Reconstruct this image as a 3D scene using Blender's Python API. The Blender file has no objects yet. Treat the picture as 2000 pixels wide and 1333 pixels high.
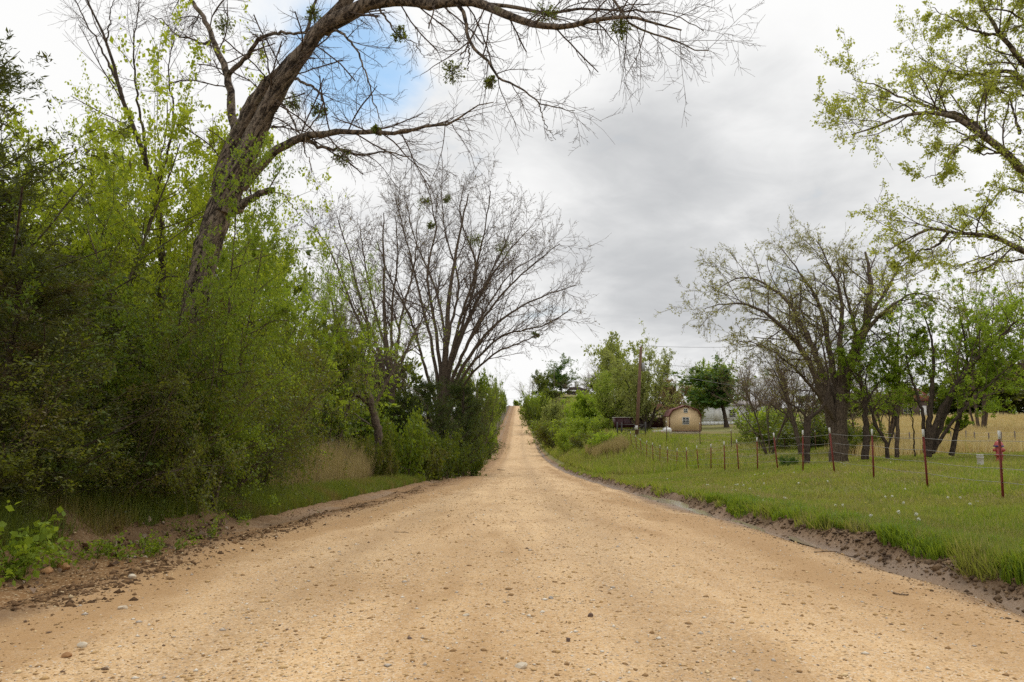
import bpy, math
import numpy as np
from mathutils import Vector, Matrix, Quaternion
rad = math.radians
sc = bpy.context.scene
COL = sc.collection

# ------------------------------------------------------------------ camera
F_PX, CX, CY, PITCH = 1500.0, 1000.0, 666.5, rad(7.0)
CAM_H = 1.2
cd = bpy.data.cameras.new('camera'); cam = bpy.data.objects.new('camera', cd); COL.objects.link(cam)
cd.sensor_width = 36.0; cd.lens = 27.0; cd.clip_end = 8000; cd.clip_start = 0.05
cam.location = (0, 0, CAM_H); cam.rotation_euler = (rad(90) + PITCH, 0, 0)
sc.camera = cam

# ------------------------------------------------------------------ sky
SUN_EL, SUN_AZ = rad(56), rad(28)
world = bpy.data.worlds.new('World'); sc.world = world; world.use_nodes = True
wt = world.node_tree; wt.nodes.clear()
def N(t, typ, **kw):
    n = t.nodes.new(typ)
    for k, v in kw.items():
        if k == 'ins':
            for i, x in v.items(): n.inputs[i].default_value = x
        else: setattr(n, k, v)
    return n
def LK(t, a, b): t.links.new(a, b)
def math_node(t, op, a, b=None, clamp=False):
    n = t.nodes.new('ShaderNodeMath'); n.operation = op; n.use_clamp = clamp
    for i, v in enumerate((a, b)):
        if v is None: continue
        if isinstance(v, (int, float)): n.inputs[i].default_value = v
        else: t.links.new(v, n.inputs[i])
    return n.outputs[0]
def smooth(t, val, lo, hi, a=0.0, b=1.0):
    n = t.nodes.new('ShaderNodeMapRange'); n.interpolation_type = 'SMOOTHSTEP'
    t.links.new(val, n.inputs[0])
    for i, v in zip((1, 2, 3, 4), (lo, hi, a, b)): n.inputs[i].default_value = v
    return n.outputs[0]
def mixcol(t, fac, a, b):
    n = t.nodes.new('ShaderNodeMix'); n.data_type = 'RGBA'
    for i, v in ((0, fac), (6, a), (7, b)):
        if isinstance(v, (int, float)): n.inputs[i].default_value = v
        elif isinstance(v, tuple): n.inputs[i].default_value = (*v, 1) if len(v) == 3 else v
        else: t.links.new(v, n.inputs[i])
    return n.outputs[2]
def noise(t, vec, scale, detail=4, rough=0.55, dist=0.0):
    n = t.nodes.new('ShaderNodeTexNoise'); n.inputs['Scale'].default_value = scale
    n.inputs['Detail'].default_value = detail; n.inputs['Roughness'].default_value = rough
    n.inputs['Distortion'].default_value = dist
    if vec is not None: t.links.new(vec, n.inputs['Vector'])
    return n
def build_sky():
    t = wt
    out = N(t, 'ShaderNodeOutputWorld'); bg = N(t, 'ShaderNodeBackground'); bg.inputs[1].default_value = 0.1
    sky = N(t, 'ShaderNodeTexSky', sky_type='NISHITA', sun_disc=False, sun_elevation=SUN_EL, sun_rotation=SUN_AZ)
    sky.air_density = 1.0; sky.dust_density = 0.6; sky.ozone_density = 2.0
    tc = N(t, 'ShaderNodeTexCoord')
    sep = N(t, 'ShaderNodeSeparateXYZ'); LK(t, tc.outputs['Generated'], sep.inputs[0])
    zz = math_node(t, 'ADD', math_node(t, 'MAXIMUM', sep.outputs[2], 0.0), 0.22)
    comb = N(t, 'ShaderNodeCombineXYZ')
    LK(t, math_node(t, 'DIVIDE', sep.outputs[0], zz), comb.inputs[0])
    LK(t, math_node(t, 'DIVIDE', sep.outputs[1], zz), comb.inputs[1])
    comb.inputs[2].default_value = 3.7
    # cloud layer: thickness varies, one break with blue sky
    n1 = noise(t, comb.outputs[0], 0.75, 5, 0.5, 0.35)
    n2 = noise(t, comb.outputs[0], 2.3, 5, 0.55, 0.5)
    n3 = noise(t, comb.outputs[0], 6.0, 6, 0.6, 0.6)
    def dirdot(px, py):
        u, v = (px - CX) / F_PX, (CY - py) / F_PX
        d = Vector((u, math.cos(PITCH) - v * math.sin(PITCH), math.sin(PITCH) + v * math.cos(PITCH))).normalized()
        vm = N(t, 'ShaderNodeVectorMath', operation='DOT_PRODUCT'); LK(t, tc.outputs['Generated'], vm.inputs[0]); vm.inputs[1].default_value = d
        return vm.outputs['Value']
    def blob(px, py, wide):
        return smooth(t, dirdot(px, py), math.cos(wide), 1.0)
    holes = math_node(t, 'ADD', blob(700, 135, 0.105), math_node(t, 'MULTIPLY', blob(600, 30, 0.13), 0.3))
    hv = math_node(t, 'ADD', holes, math_node(t, 'MULTIPLY', math_node(t, 'SUBTRACT', math_node(t, 'ADD', math_node(t, 'MULTIPLY', n2.outputs[0], .6), math_node(t, 'MULTIPLY', n3.outputs[0], .4)), 0.5), 2.6))
    blue = smooth(t, hv, 0.22, 1.35, 0.0, .85)
    dark = math_node(t, 'ADD', blob(1480, 400, 0.30), math_node(t, 'MULTIPLY', blob(1050, 430, 0.30), 0.5))
    dv = math_node(t, 'ADD', math_node(t, 'MULTIPLY', dark, 0.55), math_node(t, 'MULTIPLY', math_node(t, 'SUBTRACT', n1.outputs[0], 0.5), 2.0))
    dv2 = math_node(t, 'ADD', dv, math_node(t, 'MULTIPLY', math_node(t, 'SUBTRACT', math_node(t, 'ADD', math_node(t, 'MULTIPLY', n2.outputs[0], .7), math_node(t, 'MULTIPLY', n3.outputs[0], .3)), 0.5), 1.15))
    grey = smooth(t, dv2, 0.05, 0.9)
    cloud = mixcol(t, grey, (7.9, 7.9, 7.85), (4.5, 4.6, 4.72))
    skyc = N(t, 'ShaderNodeMix', data_type='RGBA', blend_type='MULTIPLY'); skyc.inputs[0].default_value = 1
    LK(t, sky.outputs[0], skyc.inputs[6]); skyc.inputs[7].default_value = (1.1, 1.4, 1.35, 1)
    full = mixcol(t, blue, cloud, skyc.outputs[2])
    LK(t, full, bg.inputs[0]); LK(t, bg.outputs[0], out.inputs[0])
build_sky()

# ------------------------------------------------------------------ sun behind cloud
sl = bpy.data.lights.new('sun', 'SUN'); sun = bpy.data.objects.new('sun', sl); COL.objects.link(sun)
sl.energy = 1.5; sl.angle = rad(24); sl.color = (1.0, 0.955, 0.89)
sd = Vector((math.sin(SUN_AZ) * math.cos(SUN_EL), math.cos(SUN_AZ) * math.cos(SUN_EL), math.sin(SUN_EL)))
sun.rotation_euler = sd.to_track_quat('Z', 'Y').to_euler(); sun.location = (20, 30, 60)

vs = sc.view_settings; vs.view_transform = 'Standard'; vs.look = 'None'; vs.exposure = 0.32; vs.gamma = 1.0
cy = sc.cycles; cy.max_bounces = 6; cy.diffuse_bounces = 3; cy.glossy_bounces = 2; cy.transmission_bounces = 4
cy.transparent_max_bounces = 4; cy.use_denoising = False; cy.caustics_reflective = False; cy.caustics_refractive = False

# ================================================================== helpers
def ray(px, py, Y):
    u, v = (px - CX) / F_PX, (CY - py) / F_PX
    dy = math.cos(PITCH) - v * math.sin(PITCH); dz = math.sin(PITCH) + v * math.cos(PITCH)
    return np.array((u * Y / dy, Y, CAM_H + dz * Y / dy))
def hsh(ix, iy, s):
    h = (ix.astype(np.int64) * 374761393 + iy.astype(np.int64) * 668265263 + s * 974711) & 0xffffffff
    h = ((h ^ (h >> 13)) * 1274126177) & 0xffffffff
    h = h ^ (h >> 16)
    return (h & 0xffffff) / float(0xffffff)
def vn(x, y, s=0):
    x = np.asarray(x, float); y = np.asarray(y, float)
    ix, iy = np.floor(x), np.floor(y); fx, fy = x - ix, y - iy
    fx = fx * fx * (3 - 2 * fx); fy = fy * fy * (3 - 2 * fy)
    a, b = hsh(ix, iy, s), hsh(ix + 1, iy, s); c, d = hsh(ix, iy + 1, s), hsh(ix + 1, iy + 1, s)
    return (a + (b - a) * fx) * (1 - fy) + (c + (d - c) * fx) * fy
def fbm(x, y, s=0, o=3):
    v, a, tot = 0, 1.0, 0
    for k in range(o):
        v = v + a * vn(x * 2 ** k, y * 2 ** k, s + k * 17); tot += a; a *= 0.5
    return v / tot
def sstep(x, a, b):
    t = np.clip((x - a) / (b - a), 0, 1); return t * t * (3 - 2 * t)
def bump(x, c, w): return np.exp(-((x - c) / w) ** 2)

def mesh_np(name, V, F, mat=None, parent=None, smooth_sh=False, attrs=None, link=True):
    V = np.asarray(V, np.float32).reshape(-1, 3)
    Fs = F if isinstance(F, (list, tuple)) else [F]
    me = bpy.data.meshes.new(name)
    me.vertices.add(len(V)); me.vertices.foreach_set('co', V.ravel())
    loops = np.concatenate([np.asarray(f, np.int32).ravel() for f in Fs])
    sizes = np.concatenate([np.full(len(f), f.shape[1], np.int32) for f in Fs])
    starts = np.concatenate([[0], np.cumsum(sizes)[:-1]]).astype(np.int32)
    me.loops.add(len(loops)); me.loops.foreach_set('vertex_index', loops)
    me.polygons.add(len(sizes)); me.polygons.foreach_set('loop_start', starts); me.polygons.foreach_set('loop_total', sizes)
    if smooth_sh: me.polygons.foreach_set('use_smooth', np.ones(len(sizes), bool))
    if attrs:
        for k, a in attrs.items():
            at = me.attributes.new(k, 'FLOAT', 'POINT'); at.data.foreach_set('value', np.asarray(a, np.float32))
    me.update(calc_edges=True); me.validate()
    if mat is not None: me.materials.append(mat)
    if not link: return me
    o = bpy.data.objects.new(name, me); COL.objects.link(o)
    if parent is not None: o.parent = parent
    return o
def tag(o, label=None, cat=None, group=None, kind=None):
    if label: o['label'] = label
    if cat: o['category'] = cat
    if group: o['group'] = group
    if kind: o['kind'] = kind
    return o
def thing(name, label, cat, loc, rz=0.0, group=None):
    e = bpy.data.objects.new(name, None); COL.objects.link(e); e.location = loc; e.rotation_euler = (0, 0, rz)
    e.empty_display_size = 0.2
    return tag(e, label, cat, group)
class MB:
    def __init__(s): s.v = []; s.f = []; s.n = 0
    def add(s, V, F):
        V = np.asarray(V, float).reshape(-1, 3); s.v.append(V)
        for f in (F if isinstance(F, (list, tuple)) and len(F) and isinstance(F[0], np.ndarray) else [np.asarray(F)]): s.f.append(f + s.n)
        s.n += len(V); return s
    def box(s, a, b, rz=0, org=(0, 0)):
        (x0, y0, z0), (x1, y1, z1) = a, b
        V = np.array([(x, y, z) for z in (z0, z1) for x, y in ((x0, y0), (x1, y0), (x1, y1), (x0, y1))], float)
        F = np.array([(3, 2, 1, 0), (4, 5, 6, 7), (0, 1, 5, 4), (1, 2, 6, 5), (2, 3, 7, 6), (3, 0, 4, 7)])
        return s.add(V, F)
    def tube(s, pts, r, k=8, cap=True):
        pts = np.asarray(pts, float); r = np.broadcast_to(np.asarray(r, float), (len(pts),))
        V, F = tubes(pts[None], r[None], k); s.add(V, F)
        if cap:
            base = s.n - len(V)
            s.f.append(np.array([list(range(k))[::-1]]) + base); s.f.append(np.array([list(range(len(V) - k, len(V)))]) + base)
        return s
    def lathe(s, prof, k=16, c=(0, 0, 0)):
        prof = np.asarray(prof, float); a = np.linspace(0, 2 * np.pi, k, endpoint=False)
        V = np.stack([prof[:, None, 0] * np.cos(a) + c[0], prof[:, None, 0] * np.sin(a) + c[1], np.repeat(prof[:, 1:2], k, 1) + c[2]], -1)
        F = grid_faces(1, len(prof), k)
        return s.add(V, F)
    def prism(s, poly, y0, y1):
        n = len(poly); V = [(x, y0, z) for x, z in poly] + [(x, y1, z) for x, z in poly]
        F = np.array([(i, (i + 1) % n, n + (i + 1) % n, n + i) for i in range(n)])
        return s.add(V, [F, np.array([list(range(n))[::-1]]), np.array([list(range(n, 2 * n))])])
    def build(s, name, mat, parent=None, smooth_sh=False):
        g = {}
        for f in s.f: g.setdefault(f.shape[1], []).append(f)
        return mesh_np(name, np.concatenate(s.v), [np.concatenate(x) for x in g.values()], mat, parent, smooth_sh)
def grid_faces(n, S, k):
    i = np.arange(n)[:, None, None] * S * k; s = np.arange(S - 1)[None, :, None] * k; a = np.arange(k)[None, None]
    b = (a + 1) % k
    return np.stack([i + s + a, i + s + b, i + s + k + b, i + s + k + a], -1).reshape(-1, 4)
def nrm(v): return v / np.maximum(np.linalg.norm(v, axis=-1, keepdims=True), 1e-9)
def tubes(P, R, k):
    n, S, _ = P.shape
    T = nrm(np.gradient(P, axis=1)); m = nrm(P[:, -1] - P[:, 0])
    ref = np.where(np.abs(m[:, 2:3]) < 0.8, np.array([[0, 0, 1.0]]), np.array([[1.0, 0.13, 0]]))
    B = nrm(np.cross(T, ref[:, None])); Nn = np.cross(B, T)
    a = np.linspace(0, 2 * np.pi, k, endpoint=False)
    V = P[:, :, None] + R[:, :, None, None] * (np.cos(a)[:, None] * Nn[:, :, None] + np.sin(a)[:, None] * B[:, :, None])
    return V.reshape(-1, 3), grid_faces(n, S, k)
def merge(lst):
    V, F, n = [], {}, 0
    for v, f in lst:
        V.append(v)
        F.setdefault(f.shape[1], []).append(f + n); n += len(v)
    return np.concatenate(V), [np.concatenate(x) for x in F.values()]

# ================================================================== materials
def new_mat(name):
    m = bpy.data.materials.new(name); m.use_nodes = True; t = m.node_tree; t.nodes.clear()
    out = N(t, 'ShaderNodeOutputMaterial'); p = N(t, 'ShaderNodeBsdfPrincipled'); LK(t, p.outputs[0], out.inputs[0])
    return m, t, p, out
def obj_vec(t):
    return N(t, 'ShaderNodeTexCoord').outputs['Object']
def add_bump(t, p, h, strength, dist):
    b = N(t, 'ShaderNodeBump'); b.inputs['Strength'].default_value = strength; b.inputs['Distance'].default_value = dist
    LK(t, h, b.inputs['Height']); LK(t, b.outputs[0], p.inputs['Normal']); return b
def leaf_mat(name, a, b, trans=0.45, rough=0.55, c=None, d=None):
    m, t, p, out = new_mat(name)
    g = N(t, 'ShaderNodeNewGeometry')
    col = mixcol(t, g.outputs['Random Per Island'], a, b)
    if c is not None:
        nz = noise(t, obj_vec(t), 0.9, 2)
        col = mixcol(t, smooth(t, nz.outputs[0], 0.48, 0.68), col, c)
    if d is not None:
        nz = noise(t, obj_vec(t), 0.33, 4, .6); n2 = noise(t, obj_vec(t), 2.6, 3)
        col = mixcol(t, smooth(t, math_node(t, 'ADD', nz.outputs[0], math_node(t, 'MULTIPLY', n2.outputs[0], .35)), 0.58, 0.80, 0, .85), col, d)
        col = mixcol(t, smooth(t, g.outputs['Random Per Island'], .86, .88), col, (.38, .31, .14))
    LK(t, col, p.inputs['Base Color']); p.inputs['Roughness'].default_value = rough; p.inputs['Specular IOR Level'].default_value = 0.3
    tr = N(t, 'ShaderNodeBsdfTranslucent'); LK(t, mixcol(t, 0.35, col, (0.55, 0.62, 0.03)), tr.inputs[0])
    mx = N(t, 'ShaderNodeMixShader'); mx.inputs[0].default_value = trans
    LK(t, p.outputs[0], mx.inputs[1]); LK(t, tr.outputs[0], mx.inputs[2]); LK(t, mx.outputs[0], out.inputs[0])
    return m
def bark_mat(name, a, b, scale=9.0, stretch=0.22, bumpd=0.02, moss=None, lean=0.0):
    m, t, p, out = new_mat(name)
    mp = N(t, 'ShaderNodeMapping'); mp.vector_type = 'TEXTURE'; mp.inputs['Rotation'].default_value = (0, lean, 0); mp.inputs['Scale'].default_value = (1, 1, 1 / stretch); LK(t, obj_vec(t), mp.inputs[0])
    n1 = noise(t, mp.outputs[0], scale * 2.0, 8, 0.7, 0.6); n2 = noise(t, obj_vec(t), scale * 0.18, 3); n3 = noise(t, obj_vec(t), scale * 4, 4, .6)
    h = math_node(t, 'ADD', n1.outputs[0], math_node(t, 'MULTIPLY', n3.outputs[0], .35))
    col = mixcol(t, smooth(t, h, 0.56, 0.80), a, b)
    col = mixcol(t, smooth(t, n2.outputs[0], 0.5, 0.75, 0, .5), col, tuple(0.5 * (x + y) * 1.25 for x, y in zip(a, b)))
    if moss: col = mixcol(t, smooth(t, noise(t, obj_vec(t), 2.3, 4).outputs[0], 0.58, 0.72, 0, 0.6), col, moss)
    LK(t, col, p.inputs['Base Color']); p.inputs['Roughness'].default_value = 0.9; p.inputs['Specular IOR Level'].default_value = 0.15
    add_bump(t, p, h, 1.0, bumpd)
    return m
def paint(name, col, rough=0.5, metal=0.0, wear=None, scale=6.0):
    m, t, p, out = new_mat(name)
    n1 = noise(t, obj_vec(t), scale, 5, 0.6)
    c = mixcol(t, smooth(t, n1.outputs[0], 0.35, 0.7), tuple(x * 0.86 for x in col), col)
    if wear: c = mixcol(t, smooth(t, noise(t, obj_vec(t), scale * 3.1, 4).outputs[0], 0.58, 0.68), c, wear)
    LK(t, c, p.inputs['Base Color']); p.inputs['Roughness'].default_value = rough; p.inputs['Metallic'].default_value = metal
    return m
def island_mat(name, stops, rough=0.85, nz=40.0):
    m, t, p, out = new_mat(name)
    g = N(t, 'ShaderNodeNewGeometry'); r = N(t, 'ShaderNodeValToRGB'); r.color_ramp.interpolation = 'CONSTANT'
    els = r.color_ramp.elements
    while len(els) < len(stops): els.new(0.5)
    for e, (pos, c) in zip(els, stops): e.position = pos; e.color = (*c, 1)
    LK(t, g.outputs['Random Per Island'], r.inputs[0])
    n1 = noise(t, obj_vec(t), nz, 3)
    mul = N(t, 'ShaderNodeMix', data_type='RGBA', blend_type='MULTIPLY'); mul.inputs[0].default_value = 1
    LK(t, r.outputs[0], mul.inputs[6]); LK(t, mixcol(t, n1.outputs[0], (0.75, 0.75, 0.75), (1.2, 1.2, 1.2)), mul.inputs[7])
    LK(t, mul.outputs[2], p.inputs['Base Color']); p.inputs['Roughness'].default_value = rough; p.inputs['Specular IOR Level'].default_value = 0.2
    return m

# ================================================================== terrain
def spline(knots):
    k = np.array(knots, float); X, Yv = k[:, 0], k[:, 1]
    d = np.gradient(Yv, X)
    def f(x):
        x = np.clip(x, X[0], X[-1]); i = np.clip(np.searchsorted(X, x) - 1, 0, len(X) - 2)
        h = X[i + 1] - X[i]; t = (x - X[i]) / h
        return (2 * t**3 - 3 * t**2 + 1) * Yv[i] + (t**3 - 2 * t**2 + t) * h * d[i] + (-2 * t**3 + 3 * t**2) * Yv[i + 1] + (t**3 - t**2) * h * d[i + 1]
    return f
FAR = [(560, 17.5), (700, 9), (1000, 2), (2000, 0), (6000, 0)]
road_z = spline([(-60, 0), (-20, 0), (0, 0), (6, 0), (15, -.25), (28, -.68), (55, -1.45), (90, -1.9), (120, -1.85), (140, -1.5), (180, .9), (218, 3.4), (300, 8.5), (400, 14.8), (460, 18.6), (490, 19.2)] + FAR)
fence_z = spline([(-60, .1), (-20, .1), (12, .03), (20, .11), (27, .06), (31, -.12), (36, -.38), (41, -.6), (44, -.65), (48, -.55), (52, -.33), (55.4, -.05), (60, .5), (80, 1.45), (100, 1.95), (140, 3.2), (200, 6.5), (300, 12), (400, 18.3), (490, 21)] + FAR)
mid_z = spline([(-60, .3), (-20, .3), (25, .4), (35, .3), (50, .4), (60, .85), (80, 1.5), (100, 2.2), (140, 4.2), (200, 8.5), (300, 16), (400, 23.5), (490, 26)] + FAR)
far_z = spline([(-60, .8), (-20, .8), (35, .62), (50, 1.2), (100, 3.0), (150, 4.8), (200, 7.5), (300, 12), (400, 15), (490, 16)] + FAR)
out_z = spline([(-60, .8), (0, .8), (100, 2.5), (200, 5), (400, 9), (490, 9)] + FAR)
left_z = spline([(-60, .3), (0, .35), (30, -.1), (55, -.9), (90, -1.2), (140, -.6), (218, 3.6), (300, 8), (400, 13), (490, 16)] + FAR)
XC = 0.0085
def H(x, y):
    x = np.asarray(x, float); y = np.asarray(y, float); u = x - XC * np.maximum(y, 0)
    R = road_z(y)
    xs = [-400, -60, -14, -5.2, -4.7, 3.95, 4.3, 9.3, 20, 60, 400]
    zs = [out_z(y), left_z(y) * .8, left_z(y) + .05, R + .16 + .26 * np.clip(1.7 - y / 11, 0, 1), R + .0, R, R + .07 * (y < 60) + .07, fence_z(y), mid_z(y), far_z(y), out_z(y)]
    z = np.zeros_like(x)
    for i in range(len(xs) - 1):
        m = (u >= xs[i]) & (u < xs[i + 1]) if i < len(xs) - 2 else (u >= xs[i])
        if i == 0: m = u < xs[1]
        t = np.clip((u - xs[i]) / (xs[i + 1] - xs[i]), 0, 1)
        z = np.where(m, zs[i] + (zs[i + 1] - zs[i]) * t, z)
    wob = (fbm(np.full_like(y, 3.1), y * .8, 5) - .5) * .9
    fade = np.clip(1.5 - y / 140, 0, 1)
    un = u + wob * .35
    z = z + fade * (.05 * (1 - (u / 3.4) ** 2).clip(0) - .11 * bump(un, -4.15, .42) + .11 * bump(un, -3.4, .2) * sstep(vn(x * 1.5, y * .7, 8), .3, .8)
                    - .09 * bump(un, 3.66, .2) + .11 * bump(un, 4.0, .17) * (.4 + vn(x * 3, y * 1.3, 9)))
    z = z - fade * .018 * (bump(u, -1.7, .45) + bump(u, -.1 + .9, .4) + bump(u, 2.25, .35))
    off = sstep(np.abs(u), 4.3, 6)
    z = z + off * ((fbm(x * .35, y * .35, 21) - .5) * .22) + off * (fbm(x * .02, y * .02, 31) - .5) * np.clip(y / 150, 0, 1.5)
    return z
def Hm(x, y):   # with small relief
    x = np.asarray(x, float); y = np.asarray(y, float); u = x - XC * np.maximum(y, 0)
    z = H(x, y); fade = np.clip(1.4 - y / 45, 0, 1)
    rough = .25 + 1.4 * bump(u, -3.9, .9) + 2.4 * bump(u, 3.98, .26) + 1.6 * bump(u, -4.9, .4)
    z = z + fade * rough * ((fbm(x * 5, y * 5, 41) - .5) * .035 + (vn(x * 15, y * 15, 47) - .5) * .012)
    bank = sstep(-u, 4.5, 4.9) * (1 - sstep(-u, 5.2, 6.2))
    z = z + fade * bank * (fbm(x * 2.2, y * 1.6, 51) - .45) * .32 * np.clip(1.7 - y / 11, .2, 1)
    return z
def gz(x, y): return float(H(np.array([x]), np.array([y]))[0])

def ground_material():
    m, t, p, out = new_mat('earth_and_gravel')
    def A(n): return N(t, 'ShaderNodeAttribute', attribute_name=n).outputs['Fac']
    pos = N(t, 'ShaderNodeNewGeometry').outputs['Position']
    nb = noise(t, pos, 0.7, 4, 0.6); nm = noise(t, pos, 6.0, 5, 0.65); nf = noise(t, pos, 45.0, 4, 0.7)
    mp = N(t, 'ShaderNodeMapping'); mp.inputs['Scale'].default_value = (1.6, 0.16, 1); LK(t, pos, mp.inputs[0])
    ns = noise(t, mp.outputs[0], 1.6, 4, 0.6)
    # gravel
    v1 = N(t, 'ShaderNodeTexVoronoi'); v1.inputs['Scale'].default_value = 62; LK(t, pos, v1.inputs['Vector'])
    v2 = N(t, 'ShaderNodeTexVoronoi'); v2.inputs['Scale'].default_value = 125; LK(t, pos, v2.inputs['Vector'])
    s1 = N(t, 'ShaderNodeSeparateColor'); LK(t, v1.outputs['Color'], s1.inputs[0])
    s2 = N(t, 'ShaderNodeSeparateColor'); LK(t, v2.outputs['Color'], s2.inputs[0])
    g = mixcol(t, smooth(t, nb.outputs[0], .3, .7), (.52, .33, .158), (.635, .43, .225))
    g = mixcol(t, smooth(t, ns.outputs[0], .40, .68, 0, .7), g, (.43, .265, .125))
    g = mixcol(t, smooth(t, s1.outputs[0], .35, 1.0, 0, .5), g, (.73, .58, .39))
    g = mixcol(t, smooth(t, nm.outputs[0], .5, .75, 0, .45), g, (.36, .215, .09))
    g = mixcol(t, smooth(t, s2.outputs[1], .6, 1.0, 0, .75), g, (.33, .215, .10))
    g = mixcol(t, smooth(t, s1.outputs[2], .93, .98, 0, .8), g, (.20, .14, .085))
    g = mixcol(t, smooth(t, s2.outputs[0], .93, .98, 0, .8), g, (.62, .57, .50))
    g = mixcol(t, math_node(t, 'MULTIPLY', A('damp'), .8), g, (.33, .195, .085))
    g = mixcol(t, math_node(t, 'MULTIPLY', A('ridge'), smooth(t, s1.outputs[1], .2, .8, .15, .75)), g, (.33, .22, .12))
    # soil, mud, turf, straw
    soil = mixcol(t, nm.outputs[0], (.12, .062, .024), (.30, .165, .066))
    soil = mixcol(t, smooth(t, s1.outputs[1], .75, 1, 0, .7), soil, (.55, .42, .26))
    mud = mixcol(t, nm.outputs[0], (.125, .08, .046), (.215, .14, .085))
    turf = mixcol(t, nb.outputs[0], (.11, .12, .028), (.19, .185, .045))
    turf = mixcol(t, smooth(t, nm.outputs[0], .45, .7, 0, .6), turf, (.22, .165, .065))
    straw = mixcol(t, nm.outputs[0], (.42, .29, .13), (.58, .43, .21))
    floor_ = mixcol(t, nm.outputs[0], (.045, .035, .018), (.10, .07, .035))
    c = mixcol(t, A('gravel'), soil, g)
    c = mixcol(t, A('berm'), c, mixcol(t, nm.outputs[0], (.085, .05, .026), (.20, .125, .065)))
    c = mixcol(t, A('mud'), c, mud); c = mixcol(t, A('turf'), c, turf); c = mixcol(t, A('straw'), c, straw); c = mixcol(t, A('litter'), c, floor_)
    LK(t, c, p.inputs['Base Color'])
    LK(t, math_node(t, 'SUBTRACT', .93, math_node(t, 'MULTIPLY', A('mud'), .5)), p.inputs['Roughness']); p.inputs['Specular IOR Level'].default_value = .25
    h = math_node(t, 'ADD', math_node(t, 'MULTIPLY', v1.outputs['Distance'], -.6), math_node(t, 'ADD', math_node(t, 'MULTIPLY', nf.outputs[0], .7), math_node(t, 'MULTIPLY', v2.outputs['Distance'], -.3)))
    bm = add_bump(t, p, h, .55, .012)
    return m
M_GROUND = ground_material()

def zones(x, y):
    u = x - XC * np.maximum(y, 0)
    n1 = fbm(x * 1.3, y * .6, 61) - .5; n2 = fbm(x * 5, y * 3, 62) - .5
    uj = u + n1 * .7 + n2 * .45
    wide = bump(y, 18, 6); mc = 3.70 - .20 * wide; mw = .15 + .20 * wide
    le = -3.15 + .75 * np.clip((y - 8) / 25, 0, 1)
    gravel = sstep(uj, le - .45, le + .35) * (1 - sstep(u + n1 * .5 + n2 * .4, mc - mw - .35, mc - mw + .05))
    mud = .9 * bump(u + n1 * .3 + n2 * .25, mc, mw + .06) + .6 * bump(uj, -4.15, .3) * (vn(x * .3, y * .3, 63) > .35)
    nl = fbm(x * .9, y * .12, 65); n4 = fbm(x * 2.2, y * .5, 66)
    damp = np.clip(1.1 * bump(uj, le + .35, .4) + .75 * bump(uj, 2.75, .38) * sstep(nl, .35, .6) + .35 * sstep(nl, .56, .72) + .5 * sstep(n4, .6, .78), 0, 1)
    ridge = np.clip((bump(u, -1.75, .38) + bump(u, .85, .42)) * (.35 + .9 * n4), 0, 1)
    turf = sstep(u + n1 * .5 + n2 * .35, 4.05, 4.3)
    dead = sstep(fbm(x * .25, y * .25, 64), .5, .62)
    straw = sstep(x + .25 * n1 * 10, 17.5, 19.5) * sstep(y, 40 - .1 * x, 44 - .1 * x) * (1 - sstep(y, 112, 118)) * sstep(x / np.maximum(y, 1), .40, .46)
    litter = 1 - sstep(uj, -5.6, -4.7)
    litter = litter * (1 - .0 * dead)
    berm = .9 * bump(u + n2 * .3, 3.98, .2) * (y < 90) + .75 * bump(u + n1 * .5 + n2 * .4, -4.75, .3) * (y < 60) + .85 * bump(u + n2 * .3, -3.42, .17) * sstep(vn(x * 1.5, y * .7, 8), .25, .6) * (y < 70)
    return dict(berm=np.clip(berm, 0, 1), damp=damp, ridge=ridge, gravel=gravel, mud=np.clip(mud, 0, 1), turf=turf * (1 - .35 * dead), straw=straw, litter=litter)

def build_ground():
    ys = [-60, -30, -15, -8, -4, -1, 1.2]
    y = 1.9
    while y < 7000: ys.append(y); y += max(.055, y * .016)
    ys = np.array(ys)
    core = np.arange(-7.0, 7.001, .105)
    o = [7.105]
    while o[-1] < 6500: o.append(o[-1] + max(.12, (o[-1] - 6.5) * .12 + .06))
    o = np.array(o)
    us = np.concatenate([-o[::-1], core, o]); nu, ny = len(us), len(ys)
    U, Yg = np.meshgrid(us, ys); X = U + XC * np.clip(Yg, 0, 3000)
    Z = Hm(X, Yg)
    V = np.stack([X, Yg, Z], -1).reshape(-1, 3)
    zn = zones(V[:, 0], V[:, 1])
    i = np.arange(ny - 1)[:, None] * nu; j = np.arange(nu - 1)[None]
    Fq = np.stack([i + j, i + j + 1, i + nu + j + 1, i + nu + j], -1)
    uc = .5 * (us[:-1] + us[1:])
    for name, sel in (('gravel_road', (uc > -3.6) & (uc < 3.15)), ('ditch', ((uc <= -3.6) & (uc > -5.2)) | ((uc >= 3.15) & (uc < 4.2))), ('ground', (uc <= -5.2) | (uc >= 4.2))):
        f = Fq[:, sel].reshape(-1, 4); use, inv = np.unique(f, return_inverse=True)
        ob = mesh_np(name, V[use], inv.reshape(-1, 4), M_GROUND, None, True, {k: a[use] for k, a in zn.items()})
        tag(ob, kind='structure')
build_ground()

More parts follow.
